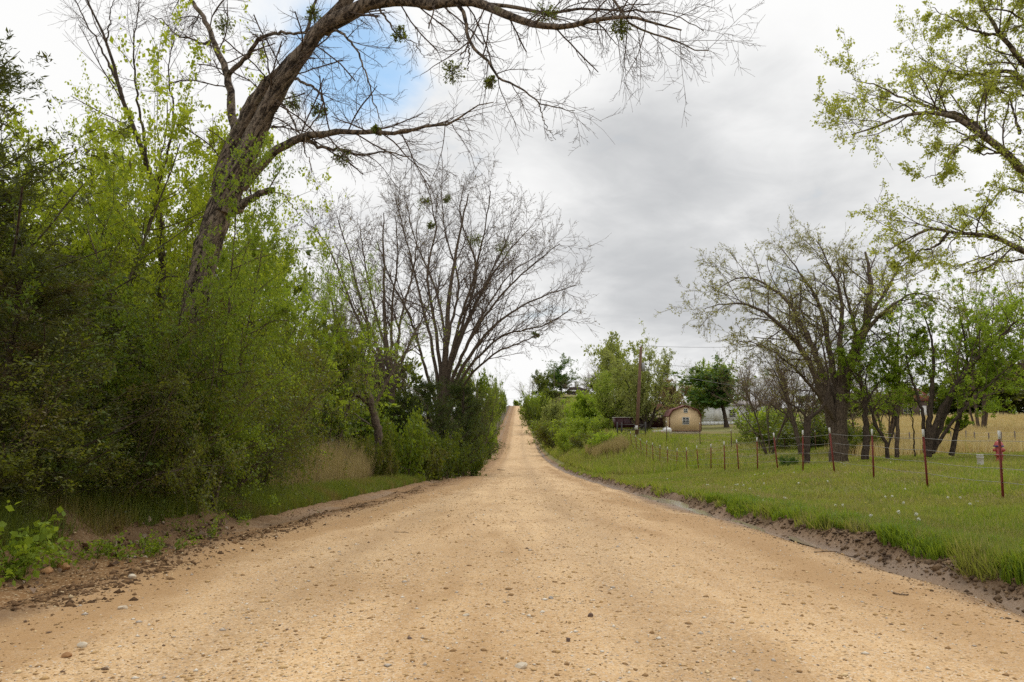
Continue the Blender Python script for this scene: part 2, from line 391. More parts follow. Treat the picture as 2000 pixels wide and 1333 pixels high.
# ================================================================== vegetation toolkit
M_BARK_BIG = bark_mat('bark_grey_brown', (.030, .022, .017), (.30, .235, .175), 6.5, .2, .07, (.20, .18, .07), rad(28))
M_BARK = bark_mat('bark_brown', (.05, .036, .026), (.17, .13, .095), 12, .3, .015)
M_BARK_GREY = bark_mat('bark_pale_grey', (.09, .075, .06), (.25, .21, .17), 12, .3, .015)
M_BARK_DARK = bark_mat('bark_dark', (.03, .022, .017), (.10, .075, .055), 12, .3, .012)
M_TWIG = bark_mat('twig_brown', (.065, .046, .036), (.145, .105, .08), 14, 1, .003)
M_TWIG_GREY = bark_mat('twig_grey', (.10, .08, .066), (.21, .17, .14), 14, 1, .003)
L_YELLOW = leaf_mat('leaf_spring_yellow_green', (.30, .37, .02), (.48, .54, .045), .6)
L_PALE = leaf_mat('leaf_pale_yellow_green', (.33, .36, .05), (.50, .52, .12), .55)
L_GREEN = leaf_mat('leaf_fresh_green', (.13, .21, .018), (.24, .33, .03), .5)
L_BRIGHT = leaf_mat('leaf_bright_green', (.17, .28, .02), (.29, .41, .035), .55)
L_SHRUB = leaf_mat('leaf_shrub_green', (.028, .058, .004), (.095, .135, .009), .33, .5, (.065, .085, .007))
L_SHRUB2 = leaf_mat('leaf_shrub_olive', (.036, .052, .006), (.115, .13, .014), .33, .5, (.085, .065, .013))
L_MID = leaf_mat('leaf_thicket_fresh', (.055, .105, .007), (.15, .215, .014), .38, .5, (.075, .12, .009))
L_OLIVE = leaf_mat('leaf_pale_olive', (.19, .22, .06), (.33, .36, .12), .45)
L_WILLOW = leaf_mat('leaf_willow', (.17, .25, .03), (.30, .38, .06), .45)
L_DARK = leaf_mat('leaf_dark_green', (.03, .09, .014), (.08, .17, .026), .3)
L_CEDAR = leaf_mat('needle_cedar', (.022, .034, .007), (.06, .068, .014), .2, .6, (.075, .045, .015))
L_CEDAR2 = leaf_mat('needle_cedar_green', (.02, .042, .007), (.055, .08, .013), .2, .6)
L_MISTLE = leaf_mat('leaf_mistletoe', (.07, .10, .012), (.15, .18, .02), .3)
L_BLOSSOM = leaf_mat('blossom_pale_pink', (.45, .33, .32), (.62, .50, .48), .35)
L_BROWN = leaf_mat('bud_brown', (.16, .10, .055), (.26, .18, .10), .3)
L_BUD = leaf_mat('bud_olive_brown', (.24, .21, .07), (.37, .35, .11), .45)
L_DRY = leaf_mat('dry_grass_blade', (.24, .165, .085), (.48, .36, .20), .3, .7)
L_FIELD = leaf_mat('golden_field_blade', (.42, .29, .13), (.68, .50, .27), .3, .7, (.40, .26, .11), (.62, .50, .30))
L_GRASS = leaf_mat('grass_blade', (.12, .19, .018), (.25, .315, .04), .4, .5, (.28, .30, .055), (.23, .20, .07))
L_BANK = leaf_mat('grass_blade_bank', (.08, .12, .015), (.17, .20, .03), .35, .5, (.20, .15, .05))
L_GRASS_TALL = leaf_mat('grass_blade_lush', (.10, .18, .014), (.19, .28, .03), .4, .45)

def resample(pts, S):
    pts = np.asarray(pts, float); n = len(pts)
    if n == 2: pts = np.array([pts[0], pts[0] * .5 + pts[1] * .5, pts[1]]); n = 3
    d = np.concatenate([[0], np.cumsum(np.linalg.norm(np.diff(pts, axis=0), axis=1))])
    tan = np.gradient(pts, d, axis=0)
    q = np.linspace(0, d[-1], S); i = np.clip(np.searchsorted(d, q) - 1, 0, n - 2); h = (d[i + 1] - d[i])[:, None]; t = ((q - d[i])[:, None]) / h
    return (2*t**3-3*t**2+1)*pts[i] + (t**3-2*t**2+t)*h*tan[i] + (-2*t**3+3*t**2)*pts[i+1] + (t**3-t**2)*h*tan[i+1]
def plen(P): return np.linalg.norm(np.diff(P, axis=1), axis=2).sum(1)
def kids(P, R, rng, n, t0=.25, t1=1.0, ang=45, asd=12, lenf=.5, S=6, rr=.5, wander=.12, up=.0, upb=0.0, fall=.45, tip=.35, rmin=.0018, lsd=.35, L=None, lmax=None):
    N0, S0, _ = P.shape
    if L is None: L = plen(P)
    cnt = n if isinstance(n, np.ndarray) else np.full(N0, n)
    idx = np.repeat(np.arange(N0), cnt); k = np.concatenate([np.arange(c) for c in cnt]) if len(cnt) else np.zeros(0)
    t = t0 + (t1 - t0) * (k + rng.random(len(idx))) / np.maximum(cnt[idx], 1)
    f = t * (S0 - 1); i = np.minimum(f.astype(int), S0 - 2); w = (f - i)[:, None]
    p = P[idx, i] * (1 - w) + P[idx, i + 1] * w; r = R[idx, i] * (1 - w[:, 0]) + R[idx, i + 1] * w[:, 0]
    T = nrm(P[idx, i + 1] - P[idx, i])
    q = rng.normal(size=(len(idx), 3)); q[:, 2] += upb
    q = nrm(q - (q * T).sum(1, keepdims=True) * T)
    a = np.radians(rng.normal(ang, asd, len(idx)))[:, None]
    d = np.cos(a) * T + np.sin(a) * q
    ln = L[idx] * lenf * (1 - fall * t) * np.exp(rng.normal(0, lsd, len(idx)))
    if lmax: ln = np.minimum(ln, lmax)
    seg = (ln / (S - 1))[:, None]
    out = [p]
    for s in range(S - 1):
        d = nrm(d + rng.normal(0, wander, d.shape) + np.array([0, 0, up]))
        p = p + d * seg; out.append(p)
    Pn = np.stack(out, 1)
    r0 = np.maximum(r * rr, rmin); Rn = np.maximum(r0[:, None] * np.linspace(1, tip, S)[None], rmin * .7)
    return Pn, Rn
def leaves(P, rng, n, size, aspect=.6, t0=.15, spread=.02, droop=.2, up=.3, sd=.3, fold=.25):
    N0, S0, _ = P.shape
    idx = np.repeat(np.arange(N0), n); t = t0 + (1 - t0) * rng.random(len(idx))
    f = t * (S0 - 1); i = np.minimum(f.astype(int), S0 - 2); w = (f - i)[:, None]
    p = P[idx, i] * (1 - w) + P[idx, i + 1] * w + rng.normal(0, spread, (len(idx), 3))
    T = nrm(P[idx, i + 1] - P[idx, i])
    d = nrm(T * .7 + rng.normal(0, .75, p.shape) + np.array([0, 0, -droop]))
    nn = rng.normal(0, .8, p.shape) + np.array([0, 0, up]); side = nrm(np.cross(d, nn)); nn = np.cross(side, d)
    s = (size * np.exp(rng.normal(0, sd, len(idx))))[:, None]
    tip = p + d * s; mid = p + d * s * .48; hw = side * s * aspect * .5; lift = nn * s * fold * .25
    V = np.stack([p, mid - hw + lift, tip, mid + hw + lift], 1).reshape(-1, 3)
    b = np.arange(len(idx))[:, None] * 4
    F = np.concatenate([b + np.array([[0, 1, 2]]), b + np.array([[0, 2, 3]])], 0)
    return V, F
def stems(rng, n, h, tilt, tsd, r, S=12, base=.15, curve=.0, wander=.04, up=0.0, hsd=.12):
    a = rng.random(n) * 6.283 if n > 1 else np.zeros(1)
    a = a + np.arange(n) * 2.4
    ti = np.radians(np.abs(rng.normal(tilt, tsd, n)))
    d = np.stack([np.sin(ti) * np.cos(a), np.sin(ti) * np.sin(a), np.cos(ti)], -1)
    p = np.stack([base * np.cos(a), base * np.sin(a), np.full(n, -.15)], -1) * (1 if n > 1 else np.array([0, 0, 1]))
    seg = (h * np.exp(rng.normal(0, hsd, n)) / (S - 1))[:, None]; out = [p]
    o = np.stack([np.cos(a), np.sin(a), np.zeros(n)], -1)
    for s in range(S - 1):
        d = nrm(d + rng.normal(0, wander, d.shape) + o * curve + np.array([0, 0, up])); p = p + d * seg; out.append(p)
    P = np.stack(out, 1); rr = r * np.exp(rng.normal(0, .2, n))
    R = rr[:, None] * np.linspace(1, .22, S)[None]; R[:, 0] *= 1.35
    return P, R
def wood(levels, sides):
    return merge([tubes(P, R, k) for (P, R), k in zip(levels, sides)])
PROTO = {}
def proto(name, parts):     # parts: list of (part name, (V,F), material)
    PROTO[name] = [(pn, mesh_np(pn, vf[0], vf[1], m, None, pn in ('trunk', 'crown', 'stems'), None, False), m) for pn, vf, m in parts]
    v = [vf[0] for pn, vf, _ in parts if pn in ('foliage', 'crown')]; allv = np.concatenate(v)
    PROTO[name + '/dim'] = (np.percentile(allv[:, 2], 99.3), np.percentile(np.hypot(allv[:, 0], allv[:, 1]), 82))
def place(pr, name, label, cat, loc, scale=(1, 1, 1), rz=0.0, mats=None, group=None):
    e = thing(name, label, cat, loc, rz, group); e.scale = scale
    for pn, me, m in PROTO[pr]:
        o = bpy.data.objects.new(pn, me); COL.objects.link(o); o.parent = e
        if mats and pn in mats:
            o.material_slots[0].link = 'OBJECT'; o.material_slots[0].material = mats[pn]
    return e
def stand(pr, name, label, cat, px, Y, top, wpx, rz=0.0, mats=None, group=None, dx=0.0, sink=.05):
    """stand a tree so that it reaches the height seen at row top and spreads wpx columns at distance Y"""
    p = ray(px, 850, Y); x = p[0] + dx; z = gz(x, Y); h = ray(px, top, Y)[2] - z
    hh, ww = PROTO[pr + '/dim']; w = wpx / F_PX * Y * .5
    return place(pr, name, label, cat, (x, Y, z - sink), (w / ww, w / ww, h / hh), rz, mats, group)

def make_protos():
    # thicket shrubs, near
    for v in range(3):
        rng = np.random.default_rng(100 + v)
        P0, R0 = stems(rng, 13, 3.9, 26, 13, .026, 11, .4, .05, .10, hsd=.25)
        P1, R1 = kids(P0, R0, rng, 11, .08, 1, 62, 18, .36, 8, .5, .17, -.01, .0, fall=.3)
        P2, R2 = kids(P1, R1, rng, 7, .1, 1, 55, 20, .5, 4, .6, .18, -.01)
        P3, R3 = kids(P2, R2, rng, 2, .2, 1, 50, 20, .6, 4, .7, .18, 0)
        proto('shrub%d' % v, [('stems', wood([(P0, R0), (P1, R1), (P2, R2)], (5, 4, 3)), M_TWIG),
                              ('foliage', merge([leaves(P3, rng, 9, .062, .58, .0, .05, .1, .9), leaves(P2, rng, 11, .062, .58, .1, .05, .1, .9)]), L_SHRUB)])
    # looser leafing sapling, near
    for v in range(2):
        rng = np.random.default_rng(130 + v)
        P0, R0 = stems(rng, 4, 6.5, 11, 7, .06, 14, .3, .014, .06)
        P1, R1 = kids(P0, R0, rng, 17, .2, 1, 56, 12, .42, 9, .5, .12, .015, .2)
        P2, R2 = kids(P1, R1, rng, 9, .12, 1, 48, 15, .40, 4, .55, .16, .0)
        P3, R3 = kids(P2, R2, rng, 3, .2, 1, 48, 15, .55, 3, .6, .16, .0)
        proto('leafing%d' % v, [('trunk', wood([(P0, R0), (P1, R1)], (7, 4)), M_BARK), ('crown', wood([(P2, R2), (P3, R3)], (3, 3)), M_TWIG),
                                ('foliage', merge([leaves(P3, rng, 14, .06, .72, .1, .045), leaves(P2, rng, 12, .06, .72, .3, .045)]), L_YELLOW)])
    # cedars: cloud of needle sprays on ascending boughs
    for v, (h, w, nb) in enumerate([(7.5, 2.5, 110), (4.2, 1.7, 70)]):
        rng = np.random.default_rng(150 + v)
        P0, R0 = stems(rng, 1, h, 2, 1, .13, 14, 0, 0, .03, hsd=0)
        P1, R1 = kids(P0, R0, rng, nb, .04, .98, 62, 10, w / h * 1.25, 8, .28, .09, .045, .1, fall=.78, lsd=.22)
        P2, R2 = kids(P1, R1, rng, 9, .15, 1, 42, 14, .36, 5, .5, .15, .03, .1)
        P3, R3 = kids(P2, R2, rng, 4, .15, 1, 40, 14, .5, 4, .6, .15, .02)
        proto('cedar%d' % v, [('trunk', wood([(P0, R0), (P1, R1)], (8, 4)), M_BARK_DARK),
                              ('foliage', merge([leaves(P3, rng, 9, .075, .23, .0, .025, .1, .0), leaves(P2, rng, 10, .062, .24, .1, .025, .1, .0)]), L_CEDAR)])
    # bare brush tree
    for v in range(3):
        rng = np.random.default_rng(170 + v)
        P0, R0 = stems(rng, 4 + v, 8.0, 14, 7, .12, 12, .3, .02, .05)
        P1, R1 = kids(P0, R0, rng, 11, .25, 1, 40, 10, .42, 8, .5, .09, .04, .3)
        P2, R2 = kids(P1, R1, rng, 8, .15, 1, 42, 12, .42, 4, .55, .1, .03, rmin=.006)
        P3, R3 = kids(P2, R2, rng, 5, .15, 1, 38, 12, .5, 3, .6, .1, .02, rmin=.006)
        proto('bare%d' % v, [('trunk', wood([(P0, R0), (P1, R1)], (7, 4)), M_BARK), ('crown', wood([(P2, R2), (P3, R3)], (3, 3)), M_TWIG),
                             ('foliage', leaves(P3, rng, 2, .07, .6, .4, .03), L_BUD)])
    # distant leafy crowns
    for v, (n, tilt, h, upb, lf, lsz, cnt) in enumerate([(3, 14, 7, .1, .48, .30, 15), (5, 22, 6.5, .3, .42, .25, 13), (1, 2, 8, .05, .42, .34, 17), (7, 30, 4.5, .2, .4, .24, 15)]):
        rng = np.random.default_rng(190 + v)
        P0, R0 = stems(rng, n, h, tilt, 6, .16 / max(1, n ** .4), 10, .2, .01, .05)
        P1, R1 = kids(P0, R0, rng, 60 // n + 6, .36 if v == 2 else .2, 1, 58, 12, lf, 7, .42, .1, .03, .2)
        P2, R2 = kids(P1, R1, rng, 7, .15, 1, 48, 14, .45, 4, .5, .14, .02, rmin=.006)
        proto('leafy%d' % v, [('trunk', wood([(P0, R0), (P1, R1)], (6, 3)), M_BARK_DARK), ('crown', wood([(P2, R2)], (3,)), M_TWIG),
                              ('foliage', merge([leaves(P2, rng, cnt, lsz, .6, .0, .1), leaves(P1, rng, 7, lsz, .6, .2, .12)]), L_GREEN)])
    # willow-like: upright limbs and fine hanging twigs
    rng = np.random.default_rng(210)
    P0, R0 = stems(rng, 5, 7.0, 12, 5, .13, 12, .25, .012, .04)
    P1, R1 = kids(P0, R0, rng, 20, .15, 1, 42, 10, .36, 8, .45, .07, .035, .4)
    P2, R2 = kids(P1, R1, rng, 8, .2, 1, 45, 14, .42, 4, .5, .1, -.15, rmin=.006)
    proto('willow', [('trunk', wood([(P0, R0), (P1, R1)], (6, 3)), M_BARK_DARK), ('crown', wood([(P2, R2)], (3,)), M_TWIG),
                     ('foliage', merge([leaves(P2, rng, 22, .19, .42, .0, .09, .5), leaves(P1, rng, 14, .19, .42, .2, .1, .4)]), L_WILLOW)])
    # low bush, distant
    for v in range(2):
        rng = np.random.default_rng(230 + v)
        P0, R0 = stems(rng, 14, 2.0, 34, 16, .03, 8, .4, .03, .08)
        P1, R1 = kids(P0, R0, rng, 9, .1, 1, 48, 14, .45, 6, .5, .14, .02, .2)
        proto('bush%d' % v, [('stems', wood([(P0, R0), (P1, R1)], (4, 3)), M_TWIG),
                             ('foliage', merge([leaves(P1, rng, 44, .125, .6, .0, .1), leaves(P0, rng, 22, .125, .6, .3, .1)]), L_GREEN)])
make_protos()

# ------------------------------------------------------------------ trees drawn limb by limb
def limbs(spec, S=22, wig=.03, rng=None):
    P, R = [], []
    for pts, r0, r1 in spec:
        w = np.array([ray(*q) if len(q) == 3 else np.array(q[:3]) for q in pts])
        q = resample(w, S)
        if rng is not None and wig: q[1:] += np.cumsum(rng.normal(0, wig * .5, (S - 1, 3)), 0) * np.linspace(0, .35, S - 1)[:, None] + rng.normal(0, wig * .35, (S - 1, 3))
        P.append(q); R.append(np.linspace(0, 1, S) ** .85 * (r1 - r0) + r0)
    return np.array(P), np.array(R)
def rough_tubes(P, R, k, rng, amp=.09):
    R2 = R * (1 + rng.normal(0, amp * .4, R.shape)); V, F = tubes(P, R2, k)
    n, S, _ = P.shape; V = V.reshape(n, S, k, 3)
    j = 1 + amp * (np.repeat(rng.normal(0, 1, (n, 1, k)), S, 1) * .6 + rng.normal(0, .5, (n, S, k)))
    V = P[:, :, None] + (V - P[:, :, None]) * j[..., None]
    return V.reshape(-1, 3), F
def hero(name, label, base, main, spec_trunk, rng, nk, mats, foliage=None, cat='tree', extra=None, sides=10, limb_name='limb'):
    e = thing(name, label, cat, base); off = np.array(base)
    P, R = limbs(spec_trunk, 28, main, rng)
    V, F = rough_tubes(P[:1], R[:1], 14, rng, .07); mesh_np('trunk', V - off, F, mats[0], e, True)
    for i in range(1, len(P)):
        V, F = rough_tubes(P[i:i+1], R[i:i+1], sides if R[i, 0] > .05 else 6, rng, .05); mesh_np(limb_name, V - off, F, mats[0], e, True)
    Ls = plen(P)
    cnt = np.maximum(2, (Ls * nk['per_m']).astype(int)); cnt[0] = nk.get('trunk', 2)
    lv = []
    P1, R1 = kids(P, R, rng, cnt, nk.get('t0', .3), 1, nk.get('ang', 52), 14, .3, 9, .45, .1, nk.get('up', .0), nk.get('upb', 0), fall=.3, lmax=nk.get('lmax', 1.7), rmin=.004)
    R1 = np.minimum(R1, nk.get('r1', .02))
    P2, R2 = kids(P1, R1, rng, nk['n2'], .12, 1, 44, 14, .48, 5, .6, .11, nk.get('up2', 0), rmin=nk.get('rm', .003))
    P3, R3 = kids(P2, R2, rng, nk['n3'], .12, 1, 40, 14, .5, 3, .65, .12, nk.get('up2', 0), rmin=nk.get('rm', .003))
    V, F = wood([(P1, R1), (P2, R2), (P3, R3)], (5, 3, 3)); mesh_np('crown', V - off, F, mats[1], e, True)
    if foliage:
        n, size, mt = foliage[:3]
        V, F = merge([leaves(P3, rng, n, size, .65, .05, .025), leaves(P2, rng, max(1, n // 2), size, .65, .3, .025)])
        mesh_np('foliage', V - off, F, mt, e)
    if extra: extra(e, off, P, R, P1, P2)
    return P, R

def leaning_tree():
    Y = 14.0; rng = np.random.default_rng(7)
    b = ray(318, 850, Y); base = (b[0], Y, gz(b[0], Y) - .05)
    T = [
        ([(316, 905, 14.1), (338, 770, 14.1), (362, 690, 14), (384, 600, 14), (402, 520, 14), (424, 440, 14), (441, 390, 14)], .235, .225),
        ([(436, 412, 14), (455, 360, 13.9), (491, 279, 13.8), (531, 198, 13.6), (576, 126, 13.4), (630, 54, 13.2), (666, 13, 13), (705, -45, 12.9), (760, -120, 12.6), (850, -220, 12.2)], .235, .06),
        ([(428, 420, 14.2), (436, 333, 14.3), (462, 270, 14.3), (491, 212, 14.2), (527, 165, 14), (556, 135, 13.7), (584, 104, 13.5)], .175, .11),
        ([(459, 262, 14.35), (454, 215, 14.5), (448, 165, 14.6), (440, 130, 14.7), (423, 90, 14.8), (405, 40, 15), (378, 0, 15.2), (350, -60, 15.4)], .095, .03),
        ([(446, 147, 14.6), (477, 117, 14.3), (509, 77, 14), (540, 65, 13.8), (585, 68, 13.5), (640, 60, 13.2)], .055, .012),
        ([(418, 80, 14.8), (395, 86, 15), (374, 77, 15.2), (347, 68, 15.4), (318, 40, 15.6), (290, 30, 15.8)], .032, .006),
        ([(632, 55, 13.2), (660, 38, 13), (690, 20, 12.9), (730, 4, 12.8), (790, 1, 12.6), (855, 6, 12.4), (897, 2, 12.3), (945, 9, 12.2), (985, 30, 12), (1030, 44, 11.9), (1068, 50, 11.8), (1115, 50, 11.7), (1155, 42, 11.6), (1200, 33, 11.5), (1270, 40, 11.3), (1330, 52, 11.2)], .155, .012),
        ([(900, 3, 12.3), (961, 8, 12.2), (1025, 19, 12.3), (1067, 25, 12.4), (1150, 17, 12.5), (1230, 22, 12.6), (1310, 30, 12.7), (1375, 62, 12.8)], .045, .007),
        ([(760, -118, 12.6), (900, -140, 12.3), (1040, -110, 12), (1140, -60, 11.8), (1195, -5, 11.7), (1225, 34, 11.6), (1256, 56, 11.5), (1301, 70, 11.4), (1348, 88, 11.3), (1392, 92, 11.2)], .06, .008),
        ([(889, 4, 12.3), (906, 25, 12.3), (912, 64, 12.3), (923, 91, 12.25), (953, 123, 12.2), (970, 147, 12.1), (1000, 166, 12), (1029, 183, 11.9), (1055, 204, 11.8), (1080, 212, 11.7), (1118, 221, 11.6)], .04, .006),
        ([(1052, 203, 11.8), (1064, 238, 11.7), (1078, 262, 11.6), (1092, 278, 11.6)], .012, .004),
        ([(914, 82, 12.3), (915, 110, 12.4), (912, 142, 12.5)], .018, .006),
        ([(732, 4, 12.8), (757, 42, 12.9), (778, 68, 13), (812, 85, 13.1), (830, 112, 13.2)], .026, .005),
        ([(474, 368, 13.9), (509, 324, 13.7), (540, 293, 13.5), (585, 270, 13.2), (630, 263, 12.9), (700, 257, 12.5), (770, 259, 12.1), (834, 246, 11.8), (876, 236, 11.6), (920, 210, 11.4), (960, 196, 11.3)], .095, .007),
        ([(588, 269, 13.2), (630, 288, 13.1), (675, 295, 13), (700, 304, 12.9), (748, 298, 12.8), (800, 310, 12.7), (840, 330, 12.6)], .04, .005),
        ([(462, 410, 13.95), (486, 392, 13.8), (506, 379, 13.7), (532, 371, 13.6)], .09, .045),
        ([(576, 155, 13.4), (606, 168, 13.2), (630, 190, 13), (628, 220, 12.9), (600, 262, 12.9), (596, 300, 12.9)], .03, .006),
        ([(549, 200, 13.6), (570, 230, 13.4), (600, 300, 13.2), (612, 340, 13.1)], .024, .005),
        ([(640, 45, 13.2), (690, 90, 12.6), (715, 150, 12.3), (730, 210, 12.1), (750, 255, 12)], .03, .005),
        ([(590, 110, 13.4), (600, 60, 13.6), (612, 10, 13.8), (630, -50, 14)], .04, .02),
        ([(530, 374, 13.6), (552, 380, 13.5), (576, 410, 13.4), (600, 435, 13.3), (622, 448, 13.2)], .012, .004),
    ]
    pts = []
    P, R = hero('leaning_tree', 'big rough-barked leaning tree whose bare limb arches high over the gravel road', base, .035, T, rng,
         dict(per_m=3.5, n2=7, n3=4, ang=55, up=-.015, upb=-.15, lmax=1.15, r1=.013, rm=.0030, trunk=0, t0=.22), (M_BARK_BIG, M_TWIG))
    # mistletoe balls hanging in it
    spots = [((437, 46, 14.8), .21, 'small dark mistletoe ball on the upright fork of the leaning tree'),
             ((781, 64, 13.0), .14, 'neat round mistletoe ball on a side twig below the arching limb'),
             ((884, 138, 12.4), .21, 'large open mistletoe ball hanging under the arching limb beside the hooked branch'),
             ((958, 158, 12.1), .10, 'tiny mistletoe tuft midway along the hooked drooping branch'),
             ((1066, 24, 11.9), .22, 'yellow-green mistletoe ball sitting on the arching limb over the road'),
             ((1213, 52, 11.6), .15, 'brownish sparse mistletoe ball near the tip of the arching limb'),
             ((668, 302, 12.95), .17, 'mistletoe clump on the low limb that forks off the leaning trunk'),
             ((735, 253, 12.3), .07, 'tiny mistletoe sprig on top of the low outstretched limb'),
             ((572, 195, 13.6), .16, 'mistletoe clump tucked under the thick leaning stem'),
             ((624, 215, 13.0), .14, 'mistletoe sprig on the thin looping branch under the thick stem'),
             ((612, 25, 13.6), .13, 'mistletoe tuft on the short upright branch of the arching tree')]
    for i, (q, r, lab) in enumerate(spots):
        w = ray(*q); g = np.random.default_rng(300 + i)
        d = nrm(g.normal(size=(46, 3))); Pm = np.stack([d * r * s + g.normal(0, r * .04, d.shape) * s for s in (0.02, .35, .7, 1.0)], 1)
        Pm[:, :, 2] -= r * .2
        e = thing('mistletoe_clump', lab, 'mistletoe', tuple(w), 0, 'mistletoe balls in the leaning tree')
        V, F = tubes(Pm, np.full(Pm.shape[:2], .0035), 3); mesh_np('stems', V, F, M_TWIG, e)
        V, F = leaves(Pm, g, 8, .036, .6, .35, r * .10); mesh_np('foliage', V, F, L_MISTLE, e)
leaning_tree()

def spreading_bare_tree():
    Y = 55.0; rng = np.random.default_rng(11); b = ray(862, 850, Y); base = (b[0], Y, gz(b[0], Y) - .05)
    by = lambda px, d=0: (px, 905, Y + d)
    T = [([by(866), (866, 820, 55), (868, 740, 55), (872, 660, 54.5), (880, 560, 54), (900, 450, 54), (915, 380, 54)], .34, .04)]
    tips = [((862, 780), (850, 640), (835, 540), (850, 440), (828, 350), 0, .24), ((858, 800), (840, 660), (815, 560), (790, 460), (770, 385), 2, .22),
            ((866, 770), (880, 640), (895, 560), (870, 450), (862, 360), 2, .2), ((868, 770), (892, 650), (925, 540), (945, 440), (955, 375), -1, .22),
            ((870, 780), (900, 660), (945, 560), (985, 480), (1005, 430), 1, .22), ((872, 790), (910, 680), (970, 590), (1040, 520), (1095, 478), -2, .22),
            ((874, 800), (915, 700), (985, 620), (1070, 575), (1130, 555), 0, .24), ((874, 810), (915, 720), (985, 655), (1060, 635), (1115, 600), -2, .2),
            ((876, 820), (915, 740), (970, 690), (1030, 665), (1060, 655), -3, .18), ((864, 780), (870, 660), (850, 560), (810, 460), (795, 390), 3, .2),
            ((868, 760), (900, 640), (930, 530), (900, 420), (905, 355), 3, .2), ((856, 820), (830, 720), (800, 620), (760, 540), (735, 470), -2, .2),
            ((870, 770), (905, 650), (960, 540), (1010, 470), (1040, 440), 3, .2), ((872, 790), (905, 690), (950, 600), (1000, 530), (1060, 490), 4, .18)]
    for a, c, d, e2, f, dz, r in tips:
        T.append(([(a[0], a[1] + 25, Y), (*a, Y), (*c, Y + dz * .4), (*d, Y + dz), (*e2, Y + dz * 1.5), (*f, Y + dz * 2)], r * .78, .026))
    hero('spreading_bare_tree', 'broad bare tree of many fanned stems rising above dark cedars beside the road', base, .08, T, rng,
         dict(per_m=1.35, n2=7, n3=4, ang=36, up=.035, upb=.3, lmax=2.8, r1=.05, rm=.0105, trunk=2, t0=.36, up2=.02), (M_BARK, M_TWIG), (1, .06, L_BROWN), sides=7)
    for i, (px, py, dy, r, lab) in enumerate([(828, 395, 0, .55, 'long mistletoe clump high on the tallest stem of the fanned bare tree'), (873, 389, 2, .32, 'small round mistletoe ball near the top of the fanned bare tree'),
                                          (928, 467, 0, .55, 'dark mistletoe ball midway up the fanned bare tree'), (842, 440, 0, .3, 'mistletoe sprig below the long clump on the fanned bare tree'),
                                          (985, 485, 1, .7, 'loose yellowish mistletoe mass in the outer stems of the fanned bare tree'), (1046, 655, -3, .25, 'dark clump at the tip of the lowest bough of the fanned bare tree')]):
        w = ray(px, py, Y + dy); g = np.random.default_rng(330 + i)
        d = nrm(g.normal(size=(40, 3))); Pm = np.stack([d * r * s for s in (0.02, .35, .7, 1.0)], 1)
        e = thing('mistletoe_clump', lab, 'mistletoe', tuple(w), 0, 'mistletoe in the fanned bare tree')
        V, F = tubes(Pm, np.full(Pm.shape[:2], .008), 3); mesh_np('stems', V, F, M_TWIG, e)
        V, F = leaves(Pm, g, 9, .1, .6, .3, r * .1); mesh_np('foliage', V, F, L_MISTLE, e)
spreading_bare_tree()
def stooled_bare_tree():
    Y = 49.0; b = ray(772, 850, Y); base = (b[0], Y, gz(b[0], Y) - .05)
    T = [([(772, 900, Y), (770, 830, Y), (764, 760, Y), (755, 690, Y), (748, 600, Y), (745, 500, Y), (742, 415, Y)], .24, .03)]
    for c, d, e2, f, dz, r in [((735, 700), (690, 600), (655, 510), (618, 445), 1, .2), ((740, 690), (705, 590), (685, 510), (660, 430), -1, .2), ((750, 680), (725, 580), (710, 500), (700, 440), 2, .18),
                               ((765, 680), (768, 580), (780, 500), (775, 420), -2, .18), ((775, 690), (790, 600), (812, 520), (820, 440), 1, .18), ((730, 730), (680, 660), (640, 610), (600, 580), 2, .16), ((780, 720), (815, 640), (850, 580), (880, 540), -1, .15)]:
        T.append(([(770, 840, Y), (764, 780, Y), (*c, Y + dz * .4), (*d, Y + dz), (*e2, Y + dz * 1.5), (*f, Y + dz * 2)], r * .85, .024))
    hero('stooled_bare_tree', 'many-stemmed bare tree between the crooked bare tree and the taller fanned one', base, .08, T, np.random.default_rng(13),
         dict(per_m=1.5, n2=7, n3=4, ang=36, up=.035, upb=.3, lmax=2.2, r1=.045, rm=.0095, trunk=3, t0=.42, up2=.02), (M_BARK, M_TWIG), (1, .06, L_BROWN), sides=7)
stooled_bare_tree()

